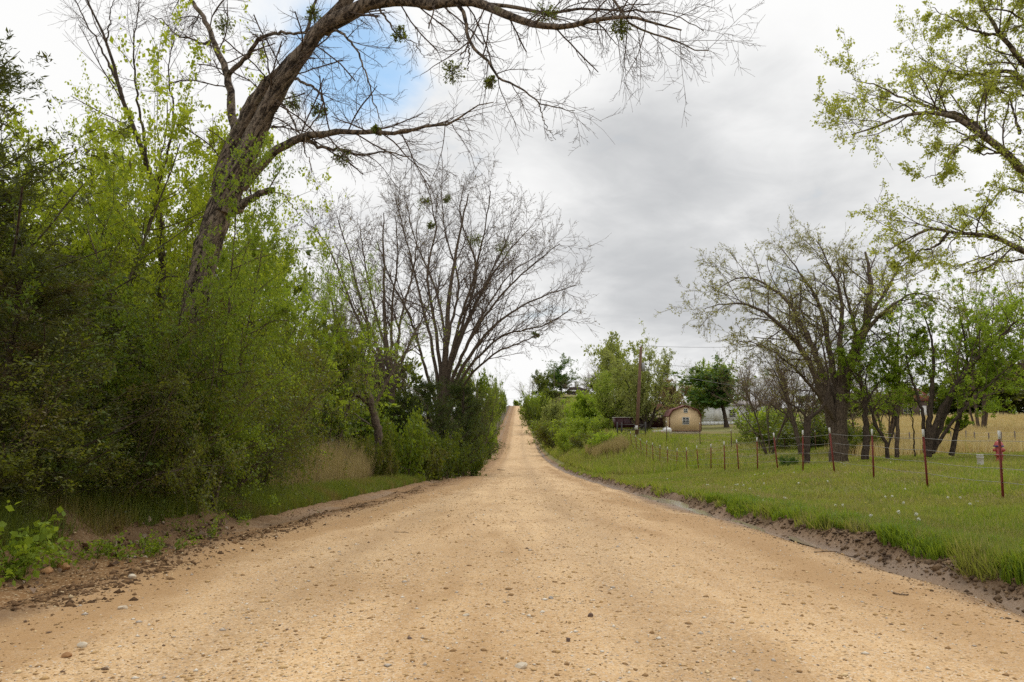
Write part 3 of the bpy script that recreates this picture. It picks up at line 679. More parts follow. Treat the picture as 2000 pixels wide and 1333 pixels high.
def overhanging_tree():
    rng = np.random.default_rng(17); x, Y = 11.6, 13.5; base = (x, Y, gz(x, Y) - .05)
    T = [([(2290, 1000, Y), (2285, 800, Y), (2270, 600, Y), (2240, 430, Y), (2190, 300, Y), (2120, 150, Y), (2050, 0, Y), (1990, -150, Y)], .36, .08),
         ([(2260, 560, Y), (2130, 440, 13.2), (2000, 332, 12.9), (1959, 298, 12.8), (1917, 269, 12.7), (1871, 239, 12.6), (1812, 223, 12.4), (1749, 227, 12.3), (1690, 245, 12.2), (1630, 262, 12.1)], .15, .008),
         ([(1925, 272, 12.7), (1860, 225, 12.9), (1795, 210, 13), (1730, 190, 13.1), (1670, 165, 13.2), (1625, 155, 13.2)], .05, .006),
         ([(2270, 640, Y), (2120, 530, 13.3), (2000, 494, 13), (1959, 475, 12.9), (1921, 462, 12.8), (1879, 458, 12.7), (1833, 454, 12.6), (1787, 447, 12.5), (1741, 466, 12.4), (1700, 490, 12.3)], .10, .007),
         ([(1835, 454, 12.6), (1800, 485, 12.7), (1760, 492, 12.8), (1720, 515, 12.9)], .03, .006),
         ([(2200, 320, Y), (2080, 220, 13.6), (2000, 168, 13.6), (1972, 140, 13.6), (1917, 143, 13.7), (1862, 147, 13.7), (1812, 130, 13.8), (1770, 110, 13.8)], .10, .007),
         ([(2150, 230, Y), (2060, 170, 13.2), (2000, 128, 13.1), (1967, 92, 13), (1930, 50, 13), (1900, 0, 13), (1870, -60, 13)], .09, .01),
         ([(1945, 70, 13), (1890, 60, 12.8), (1840, 35, 12.7), (1800, 15, 12.6)], .03, .006),
         ([(1990, 262, 13), (1975, 215, 13.3), (1960, 185, 13.5), (1910, 168, 13.6), (1870, 165, 13.7)], .03, .006),
         ([(2100, 420, 13.3), (2010, 380, 13.8), (1960, 370, 14), (1920, 400, 14.1), (1890, 430, 14.2)], .04, .006),
         ([(2060, 60, 13.5), (2010, 10, 13.8), (1960, -30, 14), (1900, -70, 14)], .05, .01),
         ([(2120, 150, Y), (2070, 80, 13), (2010, 45, 12.7), (1960, 20, 12.5), (1910, 20, 12.4)], .05, .008),
         ([(1900, 260, 12.65), (1850, 290, 12.5), (1830, 330, 12.4), (1790, 350, 12.3)], .02, .005),
         ([(1960, 300, 12.8), (1900, 300, 13), (1860, 287, 13.2), (1815, 287, 13.4)], .02, .005)]
    T = [([(q[0] + max(0, 2000 - q[0]) * .11, q[1], q[2]) for q in pts], a, b) for pts, a, b in T]
    hero('overhanging_tree', 'tall tree with tiny yellow-green spring leaves whose boughs reach over the lawn', base, .03, T, rng,
         dict(per_m=3.8, n2=7, n3=4, ang=50, up=.01, upb=.15, lmax=.95, r1=.014, rm=.003, trunk=14, t0=.25), (M_BARK_BIG, M_TWIG), (9, .038, L_PALE))
overhanging_tree()

def spreading_budding_tree():
    Y = 35.0; rng = np.random.default_rng(23); b = ray(1638, 850, Y); base = (b[0], Y, gz(b[0], Y) - .05)
    T = [([(1638, 905, Y), (1637, 850, Y), (1640, 800, Y), (1650, 745, Y), (1664, 700, Y), (1690, 640, 35), (1700, 560, 35), (1690, 490, 35.5)], .43, .05),
         ([(1632, 870, Y), (1612, 790, 34.8), (1575, 700, 34.5), (1530, 640, 34), (1470, 600, 33.6), (1420, 595, 33.3), (1378, 605, 33)], .22, .012),
         ([(1634, 840, Y), (1610, 740, 35.2), (1570, 640, 35.5), (1520, 570, 36), (1450, 540, 36.5), (1395, 570, 36.8)], .2, .012),
         ([(1640, 800, Y), (1622, 700, 35.5), (1600, 600, 36), (1550, 520, 36.6), (1520, 480, 37)], .2, .012),
         ([(1645, 780, Y), (1640, 680, 34.7), (1640, 580, 34.4), (1610, 510, 34), (1590, 470, 33.8)], .2, .012),
         ([(1655, 740, Y), (1690, 650, 34.5), (1740, 600, 34), (1790, 575, 33.5), (1850, 590, 33)], .18, .012),
         ([(1660, 710, Y), (1700, 620, 35.5), (1735, 560, 36), (1760, 520, 36.5), (1800, 500, 37)], .17, .012),
         ([(1652, 745, Y), (1670, 650, 35.6), (1650, 560, 36.2), (1650, 490, 36.6)], .16, .012),
         ([(1636, 830, Y), (1590, 760, 34), (1530, 700, 33.3), (1480, 670, 33), (1440, 665, 32.7)], .12, .01),
         ([(1640, 800, Y), (1590, 690, 36.5), (1540, 620, 37.3), (1490, 590, 37.8)], .14, .012)]
    hero('budding_tree', 'wide spreading thick-trunked tree with swelling olive buds behind the red post fence', base, .06, T, rng,
         dict(per_m=2.3, n2=8, n3=5, ang=42, up=.02, upb=.2, lmax=1.9, r1=.03, rm=.006, trunk=10, t0=.3, up2=.02), (M_BARK, M_TWIG), (6, .052, L_BUD), sides=8)
    # small dark tree with U-shaped fork
    Y = 32.5; b = ray(1577, 850, Y); base = (b[0], Y, gz(b[0], Y) - .05); rng = np.random.default_rng(29)
    T = [([(1576, 912, Y), (1577, 860, Y), (1579, 815, Y)], .13, .11),
         ([(1579, 818, Y), (1598, 804, Y), (1612, 785, Y), (1618, 750, Y), (1612, 700, Y), (1600, 650, Y), (1590, 600, Y)], .075, .012),
         ([(1578, 818, Y), (1560, 800, Y), (1540, 785, Y), (1530, 765, Y), (1515, 730, Y), (1490, 690, Y)], .055, .01)]
    hero('forked_tree', 'small dark tree with a wide U-shaped fork just behind the red fence posts', base, .02, T, rng,
         dict(per_m=4, n2=6, n3=4, ang=50, up=.02, lmax=1.6, r1=.02, rm=.005, trunk=0, t0=.3), (M_BARK_DARK, M_TWIG), (1, .05, L_BUD), sides=8)
spreading_budding_tree()

def leafing_clump():
    rng = np.random.default_rng(37); Y = 33.0
    groups = [('leafing_clump_tree', 'clump of slanting dark stems with fresh green leaves at the edge of the golden field',
               [([(1812, 892, Y), (1815, 820, Y), (1822, 740, Y), (1820, 660, Y), (1800, 600, Y)], .16, .02),
                ([(1812, 885, Y), (1835, 810, 32.8), (1875, 740, 32.5), (1930, 680, 32), (1985, 630, 31.5), (2040, 590, 31)], .15, .015),
                ([(1808, 885, Y), (1800, 800, 33.3), (1775, 720, 33.6), (1765, 640, 34)], .1, .012),
                ([(1818, 885, Y), (1850, 800, 33.4), (1890, 700, 34), (1920, 630, 34.5), (1940, 590, 35)], .12, .012),
                ([(1822, 885, Y), (1865, 820, 32.4), (1920, 760, 32), (1990, 700, 31.5)], .09, .012)], (17, .072, L_BRIGHT)),
              ('slender_leafing_tree', 'slender leaning green-leaved tree with a low curved side branch by the golden field',
               [([(1858, 890, 33.5), (1868, 840, 33.5), (1880, 790, 33.5), (1890, 720, 33.5), (1880, 640, 33.5), (1870, 590, 33.5)], .12, .015),
                ([(1866, 842, 33.5), (1850, 832, 33.5), (1832, 836, 33.5)], .03, .008), ([(1870, 842, 33.5), (1885, 836, 33.4), (1895, 826, 33.3)], .035, .008),
                ([(1876, 800, 33.5), (1910, 760, 33), (1950, 740, 32.5), (1985, 750, 32)], .05, .01), ([(1885, 740, 33.5), (1925, 680, 34), (1970, 620, 34.4)], .05, .01)], (17, .072, L_BRIGHT)),
              ('upright_young_tree', 'upright young tree with pale trunk and light green leaves between budding tree and stem clump',
               [([(1752, 894, 34), (1753, 830, 34), (1756, 750, 34), (1752, 680, 34), (1760, 610, 34)], .1, .015),
                ([(1754, 760, 34), (1725, 710, 34.3), (1700, 680, 34.5), (1690, 640, 34.8)], .045, .01), ([(1754, 740, 34), (1785, 690, 33.7), (1800, 650, 33.5)], .045, .01)], (13, .065, L_GREEN)),
              ('v_stem_young_tree', 'young tree with two stems parting in a V low above the lawn edge',
               [([(1734, 896, 34), (1728, 860, 34), (1712, 835, 34), (1702, 800, 34), (1690, 740, 34), (1700, 690, 34)], .09, .012),
                ([(1732, 880, 34), (1742, 850, 34), (1748, 825, 34), (1735, 770, 34), (1722, 700, 34)], .05, .01)], (13, .065, L_BRIGHT)),
              ('dark_trunk_young_tree', 'dark-trunked young tree with bright green leaves close beside the thick budding trunk',
               [([(1690, 898, 34), (1692, 850, 34), (1690, 790, 34), (1680, 730, 34), (1685, 670, 34)], .17, .03),
                ([(1690, 790, 34), (1715, 750, 33.8), (1740, 725, 33.6)], .06, .01), ([(1688, 760, 34), (1660, 720, 33.5), (1650, 690, 33.2)], .05, .01)], (16, .064, L_BRIGHT)),
              ('thin_leafing_tree', 'thin straight sapling standing alone in front of the golden field',
               [([(1787, 892, 35), (1784, 840, 35), (1776, 780, 35), (1770, 710, 35)], .035, .01), ([(1780, 800, 35), (1800, 750, 35), (1815, 700, 35)], .02, .006)], (7, .07, L_GREEN))]
    for i, (nm, lab, T, fol) in enumerate(groups):
        b = ray(T[0][0][0][0], 850, T[0][0][0][2]); base = (b[0], b[1], gz(b[0], b[1]) - .05)
        hero(nm, lab, base, .05, T, np.random.default_rng(40 + i), dict(per_m=3.0, n2=7, n3=3, ang=52, up=.02, upb=.2, lmax=1.9, r1=.022, rm=.004, trunk=8, t0=.35), (M_BARK_DARK if i != 2 else M_BARK, M_TWIG), fol, sides=8, limb_name='stem')
leafing_clump()

def bent_bare_tree():
    Y = 34.0; b = ray(738, 850, Y); base = (b[0], Y, gz(b[0], Y) - .05)
    T = [([(742, 905, Y), (738, 840, Y), (725, 790, Y), (712, 745, Y)], .21, .14),
         ([(722, 790, Y), (690, 765, 33.8), (655, 745, 33.5), (620, 715, 33.2), (600, 680, 33), (590, 640, 32.8)], .09, .012),
         ([(714, 750, Y), (690, 700, 34.2), (665, 660, 34.4), (650, 600, 34.6), (640, 540, 34.8), (650, 500, 35)], .1, .012),
         ([(712, 748, Y), (720, 690, 34), (715, 630, 33.7), (690, 590, 33.5), (680, 550, 33.3)], .08, .012),
         ([(728, 800, Y), (760, 740, 34.5), (790, 690, 35), (820, 640, 35.5), (850, 600, 36)], .09, .012)]
    hero('crooked_bare_tree', 'crooked bare tree with a few bright green leaf sprays behind the dry tall grass', base, .05, T, np.random.default_rng(53),
         dict(per_m=2.4, n2=6, n3=4, ang=48, up=.025, upb=.1, lmax=2.0, r1=.025, rm=.006, trunk=3, t0=.3), (M_BARK, M_TWIG_GREY), (1, .06, L_GREEN), sides=8)
bent_bare_tree()
def bare_saplings_left():
    # dark upright stems among the yellow-green leaves
    Y = 16.5; b = ray(300, 850, Y); base = (b[0], Y, gz(b[0], Y) - .05)
    T = [([(330, 905, Y), (315, 600, Y), (310, 420, Y), (275, 290, Y), (235, 180, Y), (205, 80, Y), (170, 0, Y), (150, -60, Y)], .13, .012),
         ([(240, 190, Y), (200, 100, 16.8), (160, 30, 17), (130, -30, 17.2)], .035, .008),
         ([(290, 330, Y), (270, 200, 16), (260, 100, 15.7), (265, 0, 15.5)], .04, .008),
         ([(300, 380, Y), (340, 250, 16.2), (330, 130, 16.4), (350, 40, 16.6)], .035, .006),
         ([(208, 90, Y), (215, 40, 16.3), (230, -30, 16.1)], .02, .005)]
    hero('bare_slender_tree', 'slender dark bare tree standing up through the yellow-green sapling leaves', base, .05, T, np.random.default_rng(59),
         dict(per_m=3.2, n2=6, n3=3, ang=38, up=.03, upb=.3, lmax=1.9, r1=.014, rm=.0035, trunk=6, t0=.5), (M_BARK_DARK, M_TWIG), None, sides=8)
bare_saplings_left()

# ------------------------------------------------------------------ roadside thicket
def thicket():
    G = 'shrubs packed into the roadside thicket'
    rng = np.random.default_rng(61)
    rows = [(-60, 8.6, 690, 520, 1, 'olive-leaved shrub at the outer end of the thicket under the tall cedar'), (95, 9.6, 640, 460, 0, 'dark green shrub behind the bright broad-leaved weed clump'),
            (235, 10.8, 610, 420, 1, 'olive shrub standing above the bare earth bank'), (345, 12.2, 580, 400, 0, 'dark green shrub hiding the foot of the leaning tree'),
            (430, 14.2, 600, 330, 1, 'olive shrub just past the foot of the leaning tree'), (500, 16.5, 620, 220, 0, 'dark green shrub between the leaning tree and the dry tall grass'),
            (150, 11.6, 560, 460, 0, 'dark green shrub packed against the shorter cedar'), (290, 13.0, 550, 430, 1, 'tall olive shrub between the shorter cedar and the leaning trunk'),
            (20, 11.5, 600, 480, 0, 'dark green shrub filling the gap between the two cedars'), (400, 16.5, 520, 360, 0, 'tall dark green shrub right behind the leaning trunk'),
            (480, 18.5, 540, 280, 1, 'tall olive shrub under the bright green sapling'), (530, 21.5, 580, 170, 0, 'last dark green shrub of the thicket before the dry tall grass')]
    for i, (px, Y, top, w, k, lb) in enumerate(rows):
        stand('shrub%d' % (i % 3), 'shrub', lb, 'shrub', px, Y, top, w, rng.random() * 6.28, {'foliage': L_MID if i in (3, 7, 9, 10, 6) else (L_SHRUB, L_SHRUB2)[k]}, G)
    # low skirt of shrubs at the bank
    for i, (px, Y, top, w) in enumerate([(-30, 7.6, 830, 330), (150, 8.6, 840, 300), (300, 10.2, 830, 260), (410, 12.2, 800, 230), (490, 15, 800, 170)]):
        stand('shrub%d' % ((i + 1) % 3), 'low_shrub', 'low leafy shrub at the crumbling bank in front of the thicket', 'shrub', px, Y, top, w * .8, rng.random() * 6.28, {'foliage': L_SHRUB2 if i % 2 else L_SHRUB}, 'low shrubs along the crumbling bank', dx=-.75)
    # yellow-green saplings
    for i, (px, Y, top, w, lb, m) in enumerate([(120, 14.5, 60, 600, 'tall sapling in bright yellow-green leaf rising beside the cedar', L_YELLOW), (300, 18.5, 190, 480, 'yellow-green sapling wrapped round the slender bare tree', L_YELLOW),
                                              (215, 18, 140, 500, 'yellow-green sapling deep in the thicket between cedar and leaning trunk', L_YELLOW), (410, 12.7, 325, 420, 'fresh green sapling growing right in front of the leaning trunk', L_GREEN), (470, 19, 400, 400, 'bright green leafy sapling just behind the leaning trunk', L_BRIGHT), (540, 23, 500, 220, 'small bright green sapling at the far end of the thicket', L_BRIGHT)]):
        stand('leafing%d' % (i % 2), 'leafing_sapling', lb, 'tree', px, Y, top, w, 1.3 * i, {'foliage': m})
    # cedars
    for px, Y, top, w, rz, lb, pr, m in [(-130, 10.2, 20, 560, .4, 'tall dark reddish-green cedar at the corner of the thicket', 'cedar0', L_CEDAR), (90, 11.8, 400, 470, 2.0, 'shorter dark cedar half buried in the thicket shrubs', 'cedar0', L_CEDAR),
                                   (10, 8.9, 500, 430, 3.3, 'dark cedar reaching down to the bank behind the weed clump', 'cedar0', L_CEDAR),
                                   (902, 52, 740, 95, .9, 'dark cedar under the fanned bare tree touching the road edge', 'cedar1', L_CEDAR2), (845, 49, 735, 110, 2.9, 'widest dark green cedar under the fanned bare tree', 'cedar1', L_CEDAR2),
                                   (790, 46, 760, 90, 4.2, 'narrow dark cedar between the crooked bare tree and the fanned tree', 'cedar1', L_CEDAR2), (922, 70, 745, 60, 1.7, 'cedar farther up the road past the fanned bare tree', 'cedar1', L_CEDAR2)]:
        stand(pr, 'cedar_tree', lb, 'cedar', px, Y, top, w, rz, {'foliage': m})
    # deeper rank closing the thicket
    for i, (px, Y, top, w) in enumerate([(-150, 20, 380, 420), (20, 22, 420, 420), (170, 22, 440, 380), (330, 23, 470, 360), (460, 26, 560, 260), (560, 32, 640, 200), (640, 46, 650, 180), (740, 60, 680, 170)]):
        stand('leafy%d' % (i % 2), 'understorey_tree', 'dim leafy understorey tree standing deep behind the thicket shrubs', 'tree', px, Y, top, w, i * 1.1, {'foliage': L_SHRUB if i % 2 else L_GREEN}, 'understorey trees behind the thicket')
    # the middle stretch
    for pr, nm, px, Y, top, w, m, lb in [('leafing1', 'leafing_sapling', 640, 33, 480, 170, L_GREEN, 'green-leaved sapling mingled with the crooked bare tree'), ('bare0', 'brush_tree', 610, 42, 610, 190, L_BUD, 'grey-brown brushy bare tree behind the dry tall grass'),
                                 ('bare1', 'brush_tree', 690, 48, 640, 190, L_BUD, 'bare brushy tree between the crooked tree and the fanned tree'), ('bush0', 'bush', 792, 37, 808, 105, L_MID, 'rounded mid-green bush in front of the dark cedars'),
                                 ('bush1', 'bush', 690, 46, 785, 120, L_SHRUB2, 'olive bush behind the dry tall grass'), ('bush0', 'bush', 635, 44, 775, 120, L_GREEN, 'light green bush at the end of the thicket beside dry grass'),
                                 ('bush1', 'bush', 748, 37, 840, 60, L_SHRUB2, 'small low bush at the foot of the crooked bare tree'), ('bush1', 'bush', 735, 32, 838, 70, L_SHRUB2, 'twiggy olive bush hiding the foot of the crooked bare tree'), ('bare1', 'brush_tree', 705, 54, 560, 190, L_BUD, 'taller grey brush tree behind the crooked bare tree'), ('bare2', 'brush_tree', 785, 60, 600, 170, L_BROWN, 'dense brown brush at the side of the fanned bare tree'), ('bare0', 'brush_tree', 935, 64, 680, 110, L_GREEN, 'green-budded brush leaning from the fanned bare tree to the road'), ('bare0', 'brush_tree', 630, 40, 640, 130, L_BROWN, 'thin brown brush between green sapling and dry grass'),
                                 ('bush1', 'bush', 905, 47, 850, 70, L_SHRUB, 'dark low bush at the foot of the road-edge cedar'), ('bush0', 'bush', 860, 43, 845, 90, L_SHRUB, 'dark low bush at the foot of the widest cedar'), ('bush1', 'bush', 815, 40, 835, 90, L_SHRUB2, 'olive low bush before the narrow cedar'), ('bush0', 'bush', 930, 62, 840, 50, L_SHRUB, 'dark low bush at the foot of the farther cedar'), ('bush1', 'bush', 575, 34, 770, 110, L_SHRUB2, 'olive bush where the thicket gives way to dry grass'),
                                 ('bush0', 'bush', 950, 105, 825, 42, L_GREEN, 'small verge bush beside the road beyond the cedars')]:
        stand(pr, nm, lb, 'bush' if nm == 'bush' else 'tree', px, Y, top, w, px * .01, {'foliage': m})
    for i, (px, Y, top, w, pr, m, lb) in enumerate([(880, 80, 690, 120, 'bare2', L_GREEN, 'half-bare roadside tree budding green beyond the fanned tree'), (915, 95, 715, 80, 'leafy1', L_MID, 'green roadside tree second in the row beyond the fanned tree'),
                                  (935, 125, 700, 60, 'bare0', L_GREEN, 'thin budding tree third in the row up the hill road'), (950, 150, 735, 40, 'leafy0', L_MID, 'bushy green tree halfway up the hill road'),
                                  (965, 200, 745, 28, 'leafy1', L_WILLOW, 'pale green tree where the road steepens'), (975, 250, 752, 22, 'leafy0', L_MID, 'small green tree near the top of the hill road'),
                                  (986, 330, 765, 15, 'leafy3', L_GREEN, 'last green tree beside the road below the crest'), (1012, 505, 782, 16, 'leafy3', L_GREEN, 'little bush peeping over the road crest')]):
        stand(pr, 'roadside_tree' if i < 7 else 'bush', lb, 'tree' if i < 7 else 'bush', px, Y, top, w, i, {'foliage': m}, dx=0)
thicket()

# ------------------------------------------------------------------ hillside across the road
def hillside():
    T = [ # proto, name, cat, px, Y, top, w, foliage, label
        ('leafy0', 'tree', 1098, 400, 697, 46, L_DARK, 'tall dark green twin-topped tree on the hill crest'),
        ('leafy1', 'tree', 1062, 385, 725, 42, L_SHRUB, 'round grey-green tree on the crest nearest the road'),
        ('bare1', 'tree', 1036, 360, 738, 40, L_BUD, 'low bare tree leaning over the road crest'),
        ('bare0', 'tree', 1112, 345, 738, 44, L_BROWN, 'brown bare tree before the hilltop house'),
        ('bare2', 'tree', 1146, 335, 716, 50, L_BLOSSOM, 'tree in pale pink blossom behind the hilltop house'),
        ('leafy1', 'tree', 1168, 300, 735, 52, L_SHRUB2, 'olive bushy tree beside the pink blossom tree'),
        ('bare2', 'tree', 1184, 250, 692, 52, L_BUD, 'budding brown tree on the slope above the willows'),
        ('leafy1', 'tree', 1215, 215, 662, 96, L_OLIVE, 'tall pale olive tree towering behind the willows'),
        ('willow', 'willow_tree', 1198, 92, 715, 74, L_WILLOW, 'yellow-green willow beside the utility pole'),
        ('willow', 'willow_tree', 1262, 84, 676, 96, L_OLIVE, 'tall pale grey-green willow overtopping the utility pole'),
        ('willow', 'willow_tree', 1232, 89, 735, 70, L_OLIVE, 'short pale willow directly behind the utility pole'),
        ('bare0', 'tree', 1316, 150, 705, 66, L_OLIVE, 'cream-twigged bare tree behind the shed roof'),
        ('bare1', 'tree', 1348, 165, 708, 66, L_OLIVE, 'thin cream-twigged bare tree between the shed and the dark round tree'),
        ('leafy3', 'tree', 1322, 118, 742, 62, L_BROWN, 'reddish-brown bushy tree behind the shed roof'),
        ('leafy0', 'tree', 1372, 140, 715, 52, L_GREEN, 'fresh green tree beside the dark round tree'),
        ('leafy1', 'tree', 1405, 175, 706, 58, L_BRIGHT, 'bright green tree top peeping over the dark round tree'),
        ('leafy2', 'round_tree', 1420, 97, 712, 104, L_DARK, 'dense dark green round tree beside the white mobile home'),
        ('leafy1', 'tree', 1362, 100, 768, 40, L_OLIVE, 'small pale tree at the corner of the shed'),
        ('bare1', 'brush_tree', 1480, 82, 700, 130, L_BROWN, 'brown leafless brush tree beside the dark round tree'),
        ('bare2', 'brush_tree', 1540, 74, 715, 130, L_BROWN, 'brown leafless brush tree behind the wide green bush'),
        ('bare0', 'brush_tree', 1450, 120, 695, 110, L_BUD, 'taller grey brush tree behind the dark round tree'),
        ('bare0', 'brush_tree', 1600, 70, 720, 120, L_BROWN, 'brown brush tree hidden behind the thick budding trunk'),
        ('bush0', 'wide_bush', 1485, 60, 797, 120, L_GREEN, 'wide green bush at the near end of the cross fence'),
        ('bush1', 'wide_bush', 1550, 54, 808, 150, L_SHRUB, 'darker wide bush behind the forked tree'),
        ('bush1', 'wide_bush', 1625, 52, 812, 140, L_SHRUB, 'dim bush behind the thick budding trunk'),
        ('bare2', 'tree', 1915, 66, 505, 150, L_BUD, 'tall bare winter tree rising behind the leafing stem clump'),
        ('bare1', 'tree', 2005, 62, 485, 150, L_BUD, 'tall bare winter tree at the edge of the golden field'),
        ('leafy1', 'tree', 1700, 125, 765, 130, L_SHRUB2, 'olive tree in the row behind the golden field next to the red roof'),
        ('leafy0', 'tree', 1790, 135, 775, 110, L_BROWN, 'brownish tree in the row behind the golden field'),
        ('leafy3', 'tree', 1850, 128, 745, 120, L_SHRUB, 'dark green low tree in the row behind the golden field'),
        ('leafy1', 'tree', 1920, 124, 715, 150, L_SHRUB, 'dark green broad tree in the row behind the golden field'),
        ('leafy0', 'tree', 1995, 122, 700, 130, L_SHRUB2, 'tallest dark tree in the row behind the golden field'),
        ('leafy3', 'tree', 2080, 122, 710, 150, L_SHRUB, 'dark tree closing the row behind the golden field'),
        ('leafy3', 'tree', 1640, 110, 765, 120, L_SHRUB, 'dark low tree seen through the budding branches'),
        ('bush0', 'bush', 1085, 260, 778, 60, L_SHRUB2, 'olive bush below the crest trees beside the grey brush'),
        ('bush1', 'bush', 1120, 300, 775, 60, L_SHRUB, 'dark bush in front of the hilltop house'),
        ('bush0', 'bush', 1160, 280, 770, 60, L_GREEN, 'green bush below the pink blossom tree'),
        ('leafy3', 'bush', 1100, 350, 765, 56, L_SHRUB, 'dark bush at the foot of the twin-topped tree'),
        ('leafy3', 'bush', 1068, 330, 762, 50, L_SHRUB, 'dark bush under the round grey-green crest tree'),
        ('bush1', 'bush', 1190, 200, 770, 70, L_GREEN, 'green bush below the tall pale olive tree'),
        ('bush0', 'bush', 1110, 92, 838, 60, L_GREEN, 'small green bush on the bank edge facing the road'),
        ('bush1', 'bush', 1150, 80, 838, 64, L_SHRUB2, 'olive bush above the dry bank grass'),
        ('bush0', 'bush', 1082, 135, 822, 48, L_GREEN, 'bank bush between the pale bush and the road'),
        ('leafy3', 'bush', 1205, 110, 790, 60, L_GREEN, 'leafy bush between the bright bush and the willow'),
        ('bush1', 'bush', 1200, 68, 846, 44, L_BROWN, 'brown twiggy bush next to the dark pipe gate'),
        ('bare0', 'brush_tree', 1500, 50, 690, 150, L_BROWN, 'fine brown brush crowding behind the forked tree'),
        ('bare1', 'brush_tree', 1570, 47, 660, 160, L_BROWN, 'fine brown brush filling the space beside the thick budding trunk'),
        ('bare2', 'brush_tree', 1665, 48, 650, 170, L_BUD, 'olive-budded brush right behind the thick budding trunk'),
        ('bare1', 'brush_tree', 1730, 50, 660, 150, L_GREEN, 'green-budded brush behind the V-stemmed young tree'),
        ('bush0', 'wide_bush', 1665, 44, 825, 90, L_SHRUB, 'dark bush between the thick budding trunk and dark-trunked young tree'),
        ('bare0', 'brush_tree', 1470, 150, 690, 120, L_BROWN, 'hazy brown winter tree far behind the dark round tree'), ('bare1', 'brush_tree', 1555, 145, 685, 130, L_BROWN, 'hazy brown winter tree far behind the forked tree'), ('bare2', 'brush_tree', 1640, 150, 690, 130, L_BUD, 'hazy winter tree far behind the budding tree'), ('bare0', 'brush_tree', 1725, 150, 705, 130, L_BUD, 'hazy winter tree far behind the V-stemmed young tree'), ('bare1', 'brush_tree', 1960, 140, 640, 150, L_BROWN, 'hazy winter tree above the dark row behind the golden field'),
        # bushes on the road bank
        ('bush0', 'bush', 1040, 230, 768, 50, L_GREEN, 'green bush on the bank high up the hill road'),
        ('bush1', 'bush', 1052, 190, 766, 56, L_SHRUB, 'dark bush on the bank below the crest trees'),
        ('leafy3', 'bush', 1070, 150, 787, 46, L_OLIVE, 'pale rounded bush standing out on the road bank'),
        ('bare0', 'brush', 1100, 160, 768, 44, L_BROWN, 'grey leafless brush between pale bush and bright bush'),
        ('bush0', 'bush', 1125, 138, 780, 62, L_BRIGHT, 'bright green bush below the hilltop house'),
        ('leafy3', 'bush', 1165, 125, 768, 66, L_BRIGHT, 'tall bright green bush beside the yellow-green willow'),
        ('bush1', 'bush', 1090, 118, 815, 80, L_SHRUB2, 'olive bush on the road bank beneath the pale bush'),
        ('bush0', 'bush', 1140, 100, 815, 80, L_GREEN, 'green bush on the bank beneath the bright bushes'),
        ('bush1', 'bush', 1190, 88, 815, 66, L_GREEN, 'green bush at the foot of the yellow-green willow'),
        ('bush0', 'bush', 1175, 67, 842, 62, L_BRIGHT, 'low green bush where the lawn meets the road bank'),
        ('bush1', 'bush', 1060, 160, 815, 40, L_GREEN, 'low bush along the road bank beside the track'),
        ('bush1', 'bush', 1222, 80, 838, 44, L_SHRUB2, 'dull bush beside the dark pipe gate'),
        ('bush0', 'small_bush', 1535, 31.5, 889, 34, L_DARK, 'small dark green bush alone on the lawn by the fence'),
    ]
    for i, (pr, nm, px, Y, top, w, m, lb) in enumerate(T):
        stand(pr, nm, lb, 'tree' if 'tree' in nm else 'bush', px, Y, top, w, i * 1.37, {'foliage': m})
hillside()

# ------------------------------------------------------------------ grasses
def blades(p, h, w, lean, rng, seg=1):
    n = len(p); az = rng.random(n) * 6.283; d = np.stack([np.cos(az), np.sin(az), np.zeros(n)], -1); s = np.stack([-np.sin(az + .6), np.cos(az + .6), np.zeros(n)], -1)
    hw = s * (w * .5)[:, None]; z = np.array([0, 0, 1.0])
    tip = p + d * (h * lean)[:, None] + z * (h * np.sqrt(np.maximum(.15, 1 - lean ** 2)))[:, None]
    b = np.arange(n)[:, None]
    if seg == 1:
        return np.stack([p - hw, p + hw, tip], 1).reshape(-1, 3), b * 3 + np.array([[0, 1, 2]])
    mid = p + d * (h * lean * .3)[:, None] + z * (h * .6)[:, None]
    V = np.stack([p - hw, p + hw, mid - hw * .8, mid + hw * .8, tip], 1).reshape(-1, 3)
    return V, np.concatenate([b * 5 + np.array([[0, 1, 3]]), b * 5 + np.array([[0, 3, 2]]), b * 5 + np.array([[2, 3, 4]])])
def on_ground(x, y, sink=.01): return np.stack([x, y, Hm(x, y) - sink], -1)
